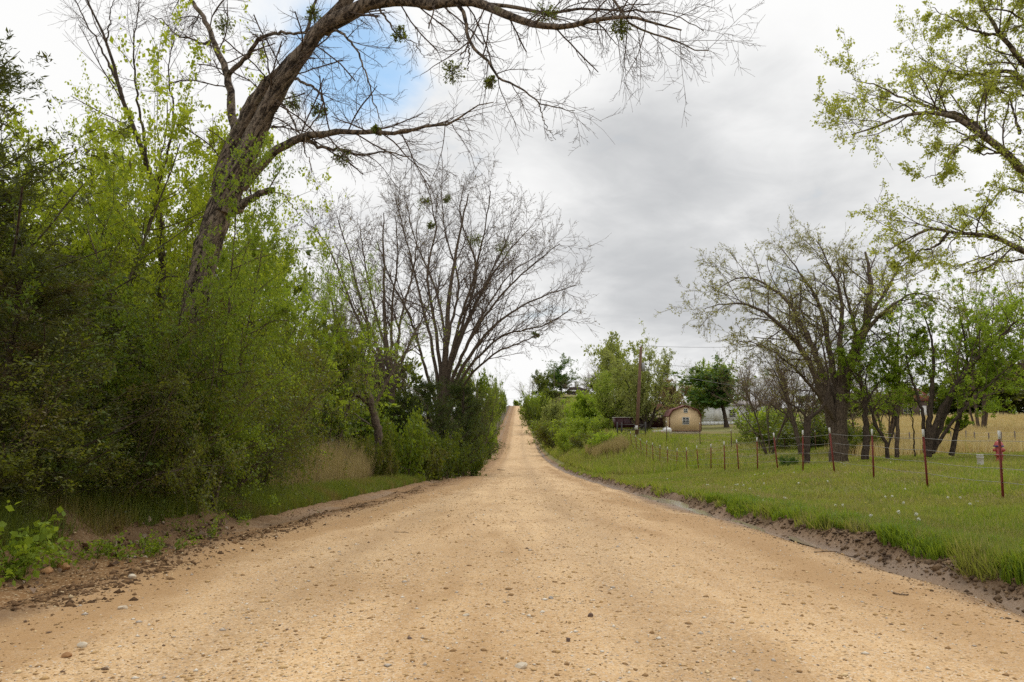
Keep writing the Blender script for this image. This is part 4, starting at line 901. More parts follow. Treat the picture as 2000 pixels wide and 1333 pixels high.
def grasses():
    rng = np.random.default_rng(71)
    # mown lawn: density falls with distance
    n = 240000
    y = 5.0 * (75 / 5.0) ** rng.random(n); r = rng.random(n)
    x0 = 3.85 + XC * y; x1 = np.minimum(np.maximum(.75 * y + 2, 8), 34); x = x0 + (x1 - x0) * r ** 1.15
    keep = (zones(x, y)['straw'] < .3) & (fbm(x * .5, y * .5, 81) + rng.random(n) * .8 > .42) & (x - XC * y > 3.98 + .75 * (fbm(x * 1.3, y * 1.3, 82) - .5))
    x, y = x[keep], y[keep]; u = x - XC * y
    edge = np.exp(-np.maximum(u - 4.1, 0) / .5) * (y < 40)
    patch = fbm(x * .8, y * .8, 83)
    h = (.05 + .06 * rng.random(len(x)) + .09 * np.clip(patch - .5, 0, 1) * 2 + .10 * edge * rng.random(len(x))) * (1 + .012 * y)
    w = .0045 + .0012 * y
    V, F = blades(on_ground(x, y), h, w, rng.uniform(.1, .8, len(x)), rng)
    tag(mesh_np('lawn_grass', V, F, L_GRASS), 'short mown green grass covering the lawn', 'grass', kind='stuff')
    # lush tufts along the lawn edge
    n = 26000
    y = rng.uniform(6.0, 17, n); c = fbm(np.full(n, 2.2), y * .9, 84)
    x = 4.0 + .5 * (fbm(y * 1.1, y * 0 + 3, 182) - .5) + XC * y + np.abs(rng.normal(0, .45, n)); k = (c + rng.random(n) * .4 > .55); x, y = x[k], y[k]
    cl = vn(x * 3.5, y * 3.5, 85); h = (.08 + .14 * cl) * rng.uniform(.6, 1.25, len(x)) * np.exp(-np.maximum(x - XC * y - 4.5, 0) * .8)
    V, F = blades(on_ground(x, y), h, np.full(len(x), .0085) + .0006 * y, rng.uniform(.1, .75, len(x)), rng, 2)
    tag(mesh_np('verge_grass', V, F, L_GRASS_TALL), 'longer lush grass along the muddy lawn edge', 'grass', kind='stuff')
    # straw tufts in the lawn edge
    n = 3500; y = rng.uniform(15, 24, n); x = 4.2 + XC * y + rng.random(n) * 1.1
    k = vn(x * 1.2, y * .7, 86) > .45; x, y = x[k], y[k]
    V, F = blades(on_ground(x, y), rng.uniform(.1, .25, len(x)), np.full(len(x), .012), rng.uniform(.1, .6, len(x)), rng, 1)
    tag(mesh_np('dry_verge_grass', V, F, L_DRY), 'sparse straw-coloured grass at the lawn edge', 'grass', kind='stuff')
    # left verge: dry tall grass
    n = 60000; y = rng.uniform(18, 42, n); u = -5.9 - np.abs(rng.normal(0, 1.9, n)); x = u + XC * y
    k = (vn(x * .6, y * .4, 87) + rng.random(n) * .5 > .35) & (u > -13); x, y, u = x[k], y[k], u[k]
    h = rng.uniform(.7, 1.7, len(x)) * (.6 + .7 * vn(x * 1.1, y * .8, 187)) * (1 - .45 * np.exp(-(-5.9 - u) / .5))
    V, F = blades(on_ground(x, y), h, np.full(len(x), .019), rng.uniform(.03, .35, len(x)), rng, 1)
    tag(mesh_np('tall_dry_grass', V, F, L_DRY), 'tall dry straw-coloured grass beside the crooked bare tree', 'grass', kind='stuff')
    # left verge: green grass on the bank
    n = 75000; y = 7 * (75 / 7.0) ** rng.random(n); u = -4.62 - .25 * (y < 13) - np.abs(rng.normal(0, .65, n)); x = u + XC * y
    k = fbm(x * 1.1, y * .9, 88) + rng.random(n) * .35 + .2 * (y > 13) > .60; x, y = x[k], y[k]
    V, F = blades(on_ground(x, y), rng.uniform(.10, .34, len(x)), .006 + .0006 * y, rng.uniform(.1, .8, len(x)), rng, 1)
    tag(mesh_np('bank_grass', V, F, L_BANK), 'uneven green grass growing on the eroded bank', 'grass', kind='stuff')
    # right road bank, farther on
    n = 30000; y = 40 * (300 / 40.0) ** rng.random(n); u = 4.6 + rng.random(n) ** 1.4 * (5 + y * .06); x = u + XC * y
    V, F = blades(on_ground(x, y), rng.uniform(.25, .7, n), .012 + .0012 * y, rng.uniform(.1, .6, n), rng, 1)
    tag(mesh_np('hill_grass', V, F, L_GRASS), 'rough green grass on the bank up the hill road', 'grass', kind='stuff')
    n = 9000; y = rng.uniform(60, 74, n); u = 6.2 + rng.random(n) * 2.4; x = u + XC * y
    k = vn(x * .8, y * .3, 89) > .42; x, y = x[k], y[k]
    V, F = blades(on_ground(x, y), rng.uniform(.5, 1.15, len(x)), np.full(len(x), .04), rng.uniform(.05, .35, len(x)), rng, 1)
    tag(mesh_np('dry_bank_grass', V, F, L_DRY), 'dry brown grass patch on the bank above the lawn', 'grass', kind='stuff')
    # golden field
    n = 135000; y = 36 * (118 / 36.0) ** rng.random(n); x = y * rng.uniform(.40, .78, n)
    k = zones(x, y)['straw'] > rng.random(n); x, y = x[k], y[k]
    V, F = blades(on_ground(x, y), rng.uniform(.4, .95, len(x)) * (.6 + .8 * fbm(x * .35, y * .25, 190)), .012 + .0008 * y, rng.uniform(.05, .5, len(x)), rng, 1)
    tag(mesh_np('field_grass', V, F, L_FIELD), 'golden dry grass filling the field beyond the trees', 'grass', kind='stuff')
grasses()

# low broad-leaved weeds at the bank
def weeds():
    rng = np.random.default_rng(91)
    def weed(name, label, x, y, n, h, sz, mat, group=None):
        e = thing(name, label, 'plant', (x, y, gz(x, y) - .02), rng.random() * 6, group)
        P0, R0 = stems(rng, n, h, 28, 14, .006, 7, .12, .03, .1); P1, R1 = kids(P0, R0, rng, 4, .3, 1, 55, 12, .35, 4, .7, .1)
        V, F = wood([(P0, R0), (P1, R1)], (4, 3)); mesh_np('stems', V, F, L_GREEN, e)
        V, F = merge([leaves(P1, rng, 6, sz, .75, .2, .02, .25, 1.2), leaves(P0, rng, 5, sz, .75, .4, .02, .25, 1.2)]); mesh_np('foliage', V, F, mat, e)
    for px, Y, n, h, sz, lb in [(40, 7.4, 18, .6, .058, 'bright broad-leaved weed clump on the bank at the thicket corner'), (-20, 7.0, 14, .5, .055, 'broad-leaved weed beside the thicket corner clump'),
                           (120, 8.0, 12, .42, .045, 'small leafy weed spilling over the bank edge near the brown rocks')]:
        p = ray(px, 1000, Y); weed('weed_plant', lb, p[0], Y, n, h, sz, L_GREEN)
    for px, Y, lb in [(330, 9.4, 'fine-leaved green weed on the bare earth bank'), (265, 8.9, 'fine-leaved green weed on the bare earth bank'), (200, 8.5, 'fine-leaved green weed on the bare earth bank'), (390, 10.9, 'fine-leaved green weed on the bare earth bank'), (440, 12.5, 'fine-leaved green weed on the bare earth bank'), (510, 15, 'fine-leaved green weed on the bare earth bank')]:
        p = ray(px, 1000, Y); weed('weed_plant', lb, p[0], Y, 14, .34, .035, L_GREEN, 'fine-leaved weeds on the earth bank')
weeds()

# ------------------------------------------------------------------ stones, clods, litter, puddles
def icosa():
    g = (1 + 5 ** .5) / 2
    V = nrm(np.array([(-1, g, 0), (1, g, 0), (-1, -g, 0), (1, -g, 0), (0, -1, g), (0, 1, g), (0, -1, -g), (0, 1, -g), (g, 0, -1), (g, 0, 1), (-g, 0, -1), (-g, 0, 1)], float))
    F = np.array([(0, 11, 5), (0, 5, 1), (0, 1, 7), (0, 7, 10), (0, 10, 11), (1, 5, 9), (5, 11, 4), (11, 10, 2), (10, 7, 6), (7, 1, 8), (3, 9, 4), (3, 4, 2), (3, 2, 6), (3, 6, 8), (3, 8, 9), (4, 9, 5), (2, 4, 11), (6, 2, 10), (8, 6, 7), (9, 8, 1)])
    return V, F
def lumps(p, s, flat, rng, jit=.22, octa=False):
    if octa:
        B = np.array([(1, 0, 0), (0, 1, 0), (-1, 0, 0), (0, -1, 0), (0, 0, 1), (0, 0, -1)], float)
        F = np.array([(0, 1, 4), (1, 2, 4), (2, 3, 4), (3, 0, 4), (1, 0, 5), (2, 1, 5), (3, 2, 5), (0, 3, 5)])
    else: B, F = icosa()
    n = len(p); V = np.repeat(B[None], n, 0) * (1 + rng.normal(0, jit, (n, len(B), 1))) + rng.normal(0, jit * .4, (n, len(B), 3))
    V *= np.stack([np.ones(n), rng.uniform(.55, 1, n), rng.uniform(.4, .9, n) * flat], -1)[:, None]
    a = rng.random(n) * 6.283; c, d = np.cos(a)[:, None], np.sin(a)[:, None]
    V = np.stack([V[..., 0] * c - V[..., 1] * d, V[..., 0] * d + V[..., 1] * c, V[..., 2]], -1)
    V = V * s[:, None, None] + p[:, None]
    return V.reshape(-1, 3), (F[None] + (np.arange(n) * len(B))[:, None, None]).reshape(-1, 3)
M_PEBBLE = island_mat('pebbles', [(0, (.46, .30, .135)), (.25, (.54, .37, .18)), (.42, (.64, .48, .27)), (.54, (.32, .195, .09)), (.8, (.44, .38, .31)), (.88, (.66, .60, .50)), (.97, (.17, .11, .07))])
M_CLOD = island_mat('clods', [(0, (.085, .048, .023)), (.35, (.14, .08, .038)), (.65, (.20, .118, .055)), (.88, (.28, .175, .085)), (.97, (.45, .34, .2))], .95, 25)
M_CLOD_WET = island_mat('wet_clods', [(0, (.075, .046, .026)), (.3, (.12, .075, .04)), (.6, (.17, .108, .058)), (.85, (.23, .15, .08))], .8, 25)
M_LITTER = island_mat('dead_leaves', [(0, (.12, .075, .045)), (.3, (.22, .15, .10)), (.6, (.30, .23, .17)), (.85, (.17, .10, .05))], .8, 30)
M_STICK = bark_mat('dry_stick', (.10, .065, .04), (.27, .19, .12), 20, 1, .003)
def debris():
    rng = np.random.default_rng(101)
    n = 66000; y = 2.9 * (70 / 2.9) ** (rng.random(n) ** 1.15); hw = np.minimum(.70 * y, 3.4)
    x = rng.uniform(-1, 1, n) * (hw + .15) - .05 + XC * y
    z_ = zones(x, y); dens = fbm(x * .9, y * .35, 111) + rng.random(n) * .5 + .35 * z_['ridge'] - .12 * (1 - z_['gravel'])
    k = (dens > .57) & (rng.random(n) < np.clip(1.25 - y / 55, 0, 1)); x, y = x[k], y[k]
    s = np.clip(.0046 * np.exp(rng.normal(0, .62, len(x))), .0028, .026) * (1 + .03 * np.maximum(y - 5, 0))
    V, F = lumps(on_ground(x, y, 0) + np.array([0, 0, 1.0]) * (s * .12)[:, None], s, .75, rng, .16, True)
    tag(mesh_np('gravel', V, F, M_PEBBLE), 'loose tan and grey gravel scattered over the road', 'gravel', kind='stuff')
    # graded dirt ridge beside the road
    def clods(name, label, cu, su, y0, y1, n, mat, smax, thr, sd=.55):
        y = y0 * (y1 / y0) ** rng.random(n); x = cu + rng.normal(0, su, n) + XC * y
        k = fbm(x * 1.2, y * .8, 121 + int(cu * 3)) + rng.random(n) * .25 > thr; x, y = x[k], y[k]
        s = np.clip(smax * .3 * np.exp(rng.normal(0, sd, len(x))), .006, smax)
        V, F = lumps(on_ground(x, y, 0) + np.array([0, 0, 1.0]) * (s * .1)[:, None], s * 1.15, .85, rng, .25, True)
        tag(mesh_np(name, V, F, mat), label, 'soil', kind='stuff')
    clods('dirt_clods', 'loose reddish-brown dirt clods along the thicket side of the road', -3.42, .2, 4, 70, 16000, M_CLOD, .032, .58, .6)
    clods('ditch_gravel', 'pebbly brown soil in the ditch below the bank', -4.5, .4, 5, 45, 5000, M_CLOD, .028, .5, .4)
    clods('wet_dirt_clods', 'dark wet soil clods turned up along the lawn edge', 3.95, .12, 5, 75, 9000, M_CLOD_WET, .04, .47, .6)
    clods('mud_crumbs', 'crumbs of mud along the wet strip beside the lawn', 3.45, .3, 5, 45, 1500, M_CLOD_WET, .022, .62)
    # dead leaves in the ditch
    n = 900; y = rng.uniform(5.4, 12, n); x = -4.45 + rng.normal(0, .22, n); k = fbm(x * 2, y * 1.5, 131) + rng.random(n) * .3 > .66; x, y = x[k], y[k]
    p = on_ground(x, y, -.012); P = np.stack([p, p + nrm(rng.normal(0, 1, p.shape) * np.array([1, 1, .35])) * .06], 1)
    V, F = leaves(P, rng, 1, .075, .7, 0, .01, 0, 1.6, .3, .9)
    tag(mesh_np('dead_leaves', V, F, M_LITTER), 'curled dead leaves drifted in the ditch', 'leaves', kind='stuff')
    # single rocks
    B, F = icosa()
    def rock(label, px, py, s, col, flat=.7, seed=0, name='rock'):
        g = np.random.default_rng(seed); Y = 1.2 * 1500 / (py - 850)
        for _ in range(6):
            p = ray(px, py, Y); zz = gz(p[0], Y); Y *= (1.2 - zz) / max(.2, 1.2 - p[2])
        p = ray(px, py, Y); me = bpy.data.meshes.new(name)
        import bmesh
        bm = bmesh.new(); bmesh.ops.create_icosphere(bm, subdivisions=3, radius=1)
        ax = nrm(g.normal(size=(7, 3)))
        for v in bm.verts:
            c = np.array(v.co); 
            for a in ax:
                d = c @ a - .62
                if d > 0: c = c - a * d * .85
            v.co = Vector(c * np.array([1, .72, flat]) * s)
        for f in bm.faces: f.smooth = False
        bm.to_mesh(me); bm.free(); me.materials.append(col)
        o = bpy.data.objects.new(name, me); COL.objects.link(o); o.location = (p[0], Y, float(Hm(np.array([p[0]]), np.array([Y]))[0]) + s * flat * .3); o.rotation_euler = (g.normal(0, .15), g.normal(0, .15), g.random() * 6)
        tag(o, label, 'rock')
    br = paint('rock_rust_brown', (.36, .19, .075), .85, 0, (.22, .11, .05), 14); pale = paint('rock_pale', (.58, .50, .38), .85, 0, (.42, .33, .22), 18); dk = paint('rock_dark', (.12, .075, .055), .85, 0, (.2, .13, .09), 18); gy = paint('rock_grey', (.34, .32, .29), .85, 0, (.45, .4, .33), 18)
    rock('blocky rust-brown rock lying in the ditch under the bank', 125, 1100, .085, br, .72, 1)
    rock('long flat rust-brown rock in the ditch beside the blocky one', 92, 1117, .095, br, .45, 2)
    rock('pale yellowish stone among clods on the road shoulder', 258, 1128, .05, pale, .6, 3)
    rock('white stone at the end of a dark clod row on the shoulder', 240, 1190, .035, pale, .6, 4)
    rock('small cream stone lying alone on the road shoulder', 160, 1265, .03, pale, .7, 5)
    rock('reddish stone on the gravel near the shoulder', 130, 1284, .028, br, .7, 6)
    rock('dark brown stone lying alone on the pale gravel', 1153, 1205, .021, dk, .8, 7)
    rock('very dark round stone on the gravel by a pale one', 1110, 1253, .02, dk, .85, 8)
    rock('large flat pale stone bedded in the gravel', 1018, 1304, .036, pale, .5, 9)
    rock('grey stone bedded in the loose gravel', 1076, 1170, .02, gy, .7, 10)
    rock('whitish flat stone in the middle of the road', 910, 1203, .026, pale, .4, 11)
    rock('dark flat stone near the middle of the road', 800, 1248, .022, dk, .5, 12)
    rock('grey stone sitting in the muddy lawn edge', 1940, 1118, .05, gy, .75, 13)
    # sticks
    def stick(label, a, b, r, seed):
        g = np.random.default_rng(seed)
        def gp(px, py):
            Y = 1.2 * 1500 / (py - 850)
            for _ in range(6):
                p = ray(px, py, Y); Y *= (1.2 - gz(p[0], Y)) / max(.2, 1.2 - p[2])
            p = ray(px, py, Y); return np.array([p[0], Y, float(Hm(np.array([p[0]]), np.array([Y]))[0]) + r])
        A, Bp = gp(*a), gp(*b); P = resample([A, A * .5 + Bp * .5 + g.normal(0, .02, 3) + [0, 0, .01], Bp], 9); P[:, 2] = Hm(P[:, 0], P[:, 1]) + r * .9
        P += g.normal(0, r * .3, P.shape); m = MB().tube(P - A, np.linspace(r, r * .55, 9), 6); o = m.build('stick', M_STICK, None, True); o.location = A; tag(o, label, 'stick')
        P2 = resample([P[4], P[4] + (P[6] - P[4]) * .6 + np.array([.03, .05, .01])], 5)
        s2 = MB().tube(P2 - A, np.linspace(r * .5, r * .25, 5), 5).build('side_twig', M_STICK, o, True)
    stick('short dark branch lying across the road shoulder by the cedars', (972, 918), (986, 919), .03, 1)
    stick('pale stick poking from the muddy lawn edge', (1778, 1072), (1790, 1083), .014, 2)
    stick('long thin twig lying along the muddy lawn edge', (1800, 1062), (1850, 1085), .006, 3)
    stick('thin twig on the wet strip beside the lawn', (1590, 1080), (1665, 1087), .006, 4)
    stick('dark twig on the gravel near the wet strip', (1745, 1160), (1775, 1163), .008, 5)
    stick('bent grey twig at the lawn corner of the road', (1920, 1100), (1985, 1120), .008, 6)
    stick('small dark twig on the open gravel', (770, 1040), (798, 1041), .005, 7)
    # puddles
    m, t, p, out = new_mat('muddy_water'); p.inputs['Base Color'].default_value = (.30, .235, .175, 1); p.inputs['Roughness'].default_value = .12; p.inputs['Specular IOR Level'].default_value = .6
    add_bump(t, p, noise(t, obj_vec(t), 9, 2).outputs[0], .08, .01)
    for i, (y0, y1, cu, hw, lb) in enumerate([(19.6, 22.4, 3.50, .30, 'muddy puddle in the rut farthest along the lawn edge'), (16.6, 19.2, 3.52, .32, 'longest muddy puddle in the rut beside the lawn'), (14.2, 16.3, 3.50, .26, 'muddy puddle next to a heap of wet clods'),
                                          (11.6, 13.2, 3.62, .14, 'narrow muddy puddle along the clods'), (9.4, 10.6, 3.66, .11, 'small muddy puddle near the thin twig')]):
        ys = np.linspace(y0, y1, 40); e = np.sin(np.linspace(0, np.pi, 40)) ** .5
        xl = cu + XC * ys - hw * e * (.55 + .8 * fbm(ys * 1.9, ys * 0 + 1, 140 + i)); xr = cu + XC * ys + hw * e * (.5 + .7 * fbm(ys * 2.2, ys * 0 + 2, 150 + i))
        w = np.linspace(0, 1, 5)[None]; X = xl[:, None] * (1 - w) + xr[:, None] * w; Yv = np.repeat(ys[:, None], 5, 1)
        Z = np.full_like(X, float(np.percentile(Hm(cu + XC * ys, ys), 62)) + .012)
        f = np.arange(39)[:, None] * 5 + np.arange(4)[None]; F4 = np.stack([f, f + 1, f + 6, f + 5], -1).reshape(-1, 4)
        o = mesh_np('puddle', np.stack([X, Yv, Z], -1), F4, m, None, True); tag(o, lb, 'puddle', kind='structure')
debris()

# dandelions
def dandelions():
    rng = np.random.default_rng(161); B, F = icosa()
    white = leaf_mat('dandelion_seed_head', (.68, .68, .62), (.82, .82, .78), .3); yel = leaf_mat('dandelion_yellow', (.65, .50, .02), (.75, .60, .03), .2)
    st = MB().tube([(0, 0, -.02), (.004, 0, .05), (.01, 0, .14)], .0035, 4); stm = st.build('stalk', L_GREEN); me_st = stm.data; bpy.data.objects.remove(stm)
    d = nrm(rng.normal(size=(70, 3))); P = np.stack([d * .008, d * .026], 1) + np.array([.01, 0, .155])
    V, Ff = leaves(P, rng, 1, .02, .6, .6, .001); hv, hf = merge([(V, Ff), (B * .021 + np.array([.01, 0, .155]), F)]); me_h = mesh_np('seed_head', hv, hf, white, link=False)
    hv = (np.array([(0, 0, 0)] + [(math.cos(a) * .022, math.sin(a) * .022, .006) for a in np.linspace(0, 6.283, 12, endpoint=False)]) + np.array([.01, 0, .14])); hf = np.array([(0, i + 1, (i + 1) % 12 + 1) for i in range(12)])
    me_y = mesh_np('flower_head', hv, hf, yel, link=False)
    n = 90; y = rng.uniform(9, 34, n); u = 4.4 + rng.random(n) * np.minimum(9, y * .45 - 2.2); clus = rng.random(n) < .22
    y = np.where(clus, rng.normal(17.5, 2.2, n).clip(11, 30), y); u = np.where(clus, 5.0 + np.abs(rng.normal(0, .7, n)), u)
    for i in range(n):
        x = u[i] + XC * y[i]; w = rng.random() < .6
        e = thing('dandelion', 'white dandelion seed head standing in the lawn grass' if w else 'yellow dandelion flower low in the lawn grass', 'flower', (x, y[i], gz(x, y[i])), rng.random() * 6, 'white dandelion clocks in the lawn' if w else 'yellow dandelions in the lawn')
        e.scale = (.62,) * 3 if w else (.9, .9, .6)
        for pn, me in (('stalk', me_st), ('seed_head', me_h) if w else ('flower_head', me_y)):
            o = bpy.data.objects.new(pn, me); COL.objects.link(o); o.parent = e
dandelions()

# ------------------------------------------------------------------ fences
M_POST = paint('post_rust_red', (.21, .036, .022), .65, .0, (.13, .04, .025), 9); M_TIP = paint('post_white_tip', (.75, .74, .70), .6)
M_WIRE = paint('galvanised_wire', (.30, .29, .28), .45, .7); M_RUST = paint('rusted_steel', (.14, .07, .045), .8, .2)
M_WHITE = paint('white_paint', (.72, .71, .68), .5); M_WOODPOST = paint('weathered_wood', (.17, .13, .10), .9)
def fences():
    rng = np.random.default_rng(171)
    def tpost_mesh(h):
        m = MB().box((-.019, -.003, -.3), (.019, .003, h - .16)).box((-.003, .003, -.3), (.003, .038, h - .16))
        for k in range(int((h - .3) / .055)): m.box((-.008, -.011, .08 + k * .055), (.008, -.003, .098 + k * .055))
        t = MB().box((-.0195, -.0035, h - .16), (.0195, .0035, h)).box((-.0035, .0035, h - .16), (.0035, .0385, h))
        a = m.build('post', M_POST); b = t.build('white_tip', M_TIP); r = (a.data, b.data); bpy.data.objects.remove(a); bpy.data.objects.remove(b); return r
    body, tip = tpost_mesh(1.25)
    px = [2120, 1951, 1806, 1703, 1627, 1566, 1517, 1478, 1441, 1414, 1387, 1363, 1340, 1320, 1303, 1288, 1275, 1262, 1252, 1243, 1233]
    tops = []
    f = thing('steel_post_fence', 'straight wire fence on rusty red steel posts with white tips across the lawn', 'fence', (9.3, 14.7, gz(9.3, 14.7)))
    o0 = np.array(f.location)
    for q in px:
        Y = 9.33 * 1500 / (q - 1000) * 1.0074; x = 9.33; z = gz(x, Y)
        a = bpy.data.objects.new('post', body); b = bpy.data.objects.new('white_tip', tip); COL.objects.link(a); COL.objects.link(b); a.parent = f; b.parent = a
        hs = rng.uniform(.97, 1.05); a.location = Vector((x, Y, z)) - Vector(o0); a.rotation_euler = (rng.normal(0, .035), rng.normal(.0, .03), math.pi * .5 + rng.normal(0, .2)); a.scale = (1, 1, hs)
        tops.append((x - .02, Y, z))
    tops = np.array(tops)
    for k, hh in enumerate((.32, .58, .84, 1.10)):
        pts = []
        for i in range(len(tops) - 1):
            for t in (0, .33, .66): q = tops[i] * (1 - t) + tops[i + 1] * t; pts.append(q + np.array([0, 0, hh - .03 * math.sin(t * math.pi)]))
        pts.append(tops[-1] + np.array([0, 0, hh])); MB().tube(np.array(pts) - o0, .0045, 4).build('wire', M_WIRE, f)
    # cross fence from the shed towards the budding tree
    f = thing('cross_fence', 'wire cross fence on thin rusty posts in front of the tan shed', 'fence', tuple(np.array([ray(1302, 850, 62)[0], 62, gz(ray(1302, 850, 62)[0], 62)]))); o0 = np.array(f.location); tp = []
    for q, Y, h in [(1302, 62, 1.6), (1367, 60, 1.55), (1428, 57, 1.2), (1482, 54, 1.15), (1532, 52, 1.15), (1592, 50, 1.15)]:
        x = ray(q, 850, Y)[0]; z = gz(x, Y); p = MB().box((-.025, -.025, -.3), (.025, .025, h)).build('post', M_RUST, f); p.location = Vector((x, Y, z)) - Vector(o0); tp.append((x, Y, z))
        ins = MB().lathe([(.0, h + .09), (.03, h + .08), (.035, h + .02), (.028, h - .02)], 8).build('cap', M_TIP, p)
    for hh in (.4, .75, 1.08): MB().tube(np.array(tp) + np.array([0, 0, hh]) - o0 + np.array([0, -.03, 0]), .004, 4).build('wire', M_WIRE, f)
    # field fence
    x0 = ray(1700, 850, 46)[0]; f = thing('field_fence', 'low old wire fence on weathered posts along the golden field', 'fence', (x0, 46, gz(x0, 46))); o0 = np.array(f.location); tp = []
    for q in range(1700, 2050, 26):
        Y = 44 + rng.uniform(-.2, .2); x = ray(q + rng.uniform(-5, 5), 850, Y)[0]; z = gz(x, Y); h = rng.uniform(1.0, 1.2)
        p = MB().tube([(0, 0, -.3), (rng.normal(0, .02), 0, h)], .035, 7).build('post', M_WOODPOST, f); p.location = Vector((x, Y, z)) - Vector(o0); tp.append((x, Y - .04, z))
    for hh in (.45, .8, 1.0): MB().tube(np.array(tp) + np.array([0, 0, hh]) - o0, .004, 4).build('wire', M_WIRE, f)
fences()

# ------------------------------------------------------------------ hydrant, bucket
def hydrant():
    Y = 27.5; x = ray(1949, 850, Y)[0]; red = paint('hydrant_red', (.42, .07, .06), .5, 0, (.34, .10, .09), 5); blue = paint('hydrant_blue', (.05, .05, .20), .5)
    h = thing('fire_hydrant', 'red fire hydrant with blue band standing behind the last red fence post', 'fire hydrant', (x, Y, gz(x, Y) - .03))
    MB().lathe([(.0, .0), (.15, 0), (.15, .04), (.10, .045), (.10, .22), (.15, .225), (.15, .27), (.105, .275), (.11, .54)], 20).build('barrel', red, h, True)
    MB().lathe([(.112, .54), (.165, .545), (.165, .585), (.12, .59)], 20).build('flange', blue, h)
    b = MB().lathe([(.15, .59), (.13, .66), (.09, .72), (.04, .745), (.0, .75)], 20).build('bonnet', red, h, True)
    MB().lathe([(.0, .80), (.028, .80), (.03, .745), (0, .745)], 5).build('operating_nut', red, b)
    for a, r, l in ((math.pi, .055, .2), (0, .055, .2), (-math.pi / 2, .075, .21)):
        d = np.array([math.cos(a), math.sin(a), 0]); n = MB().tube([d * .08 + [0, 0, .43], d * (l - .06) + [0, 0, .43]], r * .8, 12).build('nozzle', red, h, True)
        MB().tube([d * (l - .06) + [0, 0, .43], d * (l - .01) + [0, 0, .43]], r, 12).tube([d * (l - .01) + [0, 0, .43], d * (l + .02) + [0, 0, .43]], r * .35, 5).build('cap', red, n)
    MB().tube([(0, .0, .43), (0, .12, .43)], .04, 8).build('chain_boss', red, h)
    Y = 24.5; x = ray(1911, 850, Y)[0]; b = thing('white_pipe', 'short white plastic standpipe on the lawn near the hydrant', 'pipe', (x, Y, gz(x, Y) - .04))
    MB().lathe([(.095, 0), (.095, .37), (.1, .37), (.1, .39), (.085, .39), (.085, .1), (0, .1)], 20).build('tube_wall', M_WHITE, b, True)
    MB().lathe([(.099, .30), (.103, .30), (.103, .325), (.099, .325)], 20).build('collar', M_WHITE, b)
hydrant()

# ------------------------------------------------------------------ utility pole and cables
def utilities():
    Y = 66; x = ray(1243, 850, Y)[0]; z = gz(x, Y); p = thing('utility_pole', 'weathered brown wooden utility pole leaning slightly in front of the willows', 'utility pole', (x, Y, z - .1)); wood_ = bark_mat('pole_wood', (.11, .065, .045), (.24, .15, .105), 14, .05, .006)
    top = ray(1252, 678, Y); tv = np.array([top[0] - x, 0, top[2] - z + .1])
    MB().tube([np.array([0, 0, 0]), tv * .5, tv], [.17, .145, .115], 12).build('post', wood_, p, True)
    MB().tube([tv + [0, 0, -.02], tv + [0, 0, .12]], .05, 8).build('insulator', M_WOODPOST, p); MB().tube([tv * .82 + [.12, -.1, 0], tv * .82 + [.32, -.1, -.1]], .05, 8).build('bracket', M_WIRE, p)
    MB().tube([tv * .78 + [.26, -.1, -.35], tv * .78 + [.26, -.1, .35]], .14, 12).build('transformer', paint('transformer_grey', (.32, .32, .32), .5), p, True)
    MB().tube([np.array([.18, -.02, .4]), np.array([.18, -.02, 1.6])], .05, 8).build('meter_conduit', M_WHITE, p); MB().box((-.13, -.22, .9), (.10, -.16, 1.25)).build('sign_plate', M_WHITE, p)
    T = np.array([x, Y, z - .1]) + tv
    def cable(label, a, b, sag, r):
        t = np.linspace(0, 1, 24)[:, None]; P = a * (1 - t) + b * t; P[:, 2] -= 4 * sag * (t * (1 - t))[:, 0]
        o = MB().tube(P - a, r, 5).build('power_cable', paint('cable_dark', (.10, .10, .10), .6), None); o.location = a; tag(o, label, 'cable')
    cable('thin high power cable running from the pole top past the budding tree', T + [0, 0, .1], np.array([46.0, 80, 13.0]), 1.0, .014)
    cable('lower power cable running from the pole past the dark round tree', np.array([x, Y, z]) + tv * .82, np.array([42.0, 74, 8.2]), .8, .014)
    cable('bright service cable drooping in front of the dark round tree', np.array([x, Y, z]) + tv * .76, np.array([30.0, 62, 4.1]), .5, .02)
utilities()

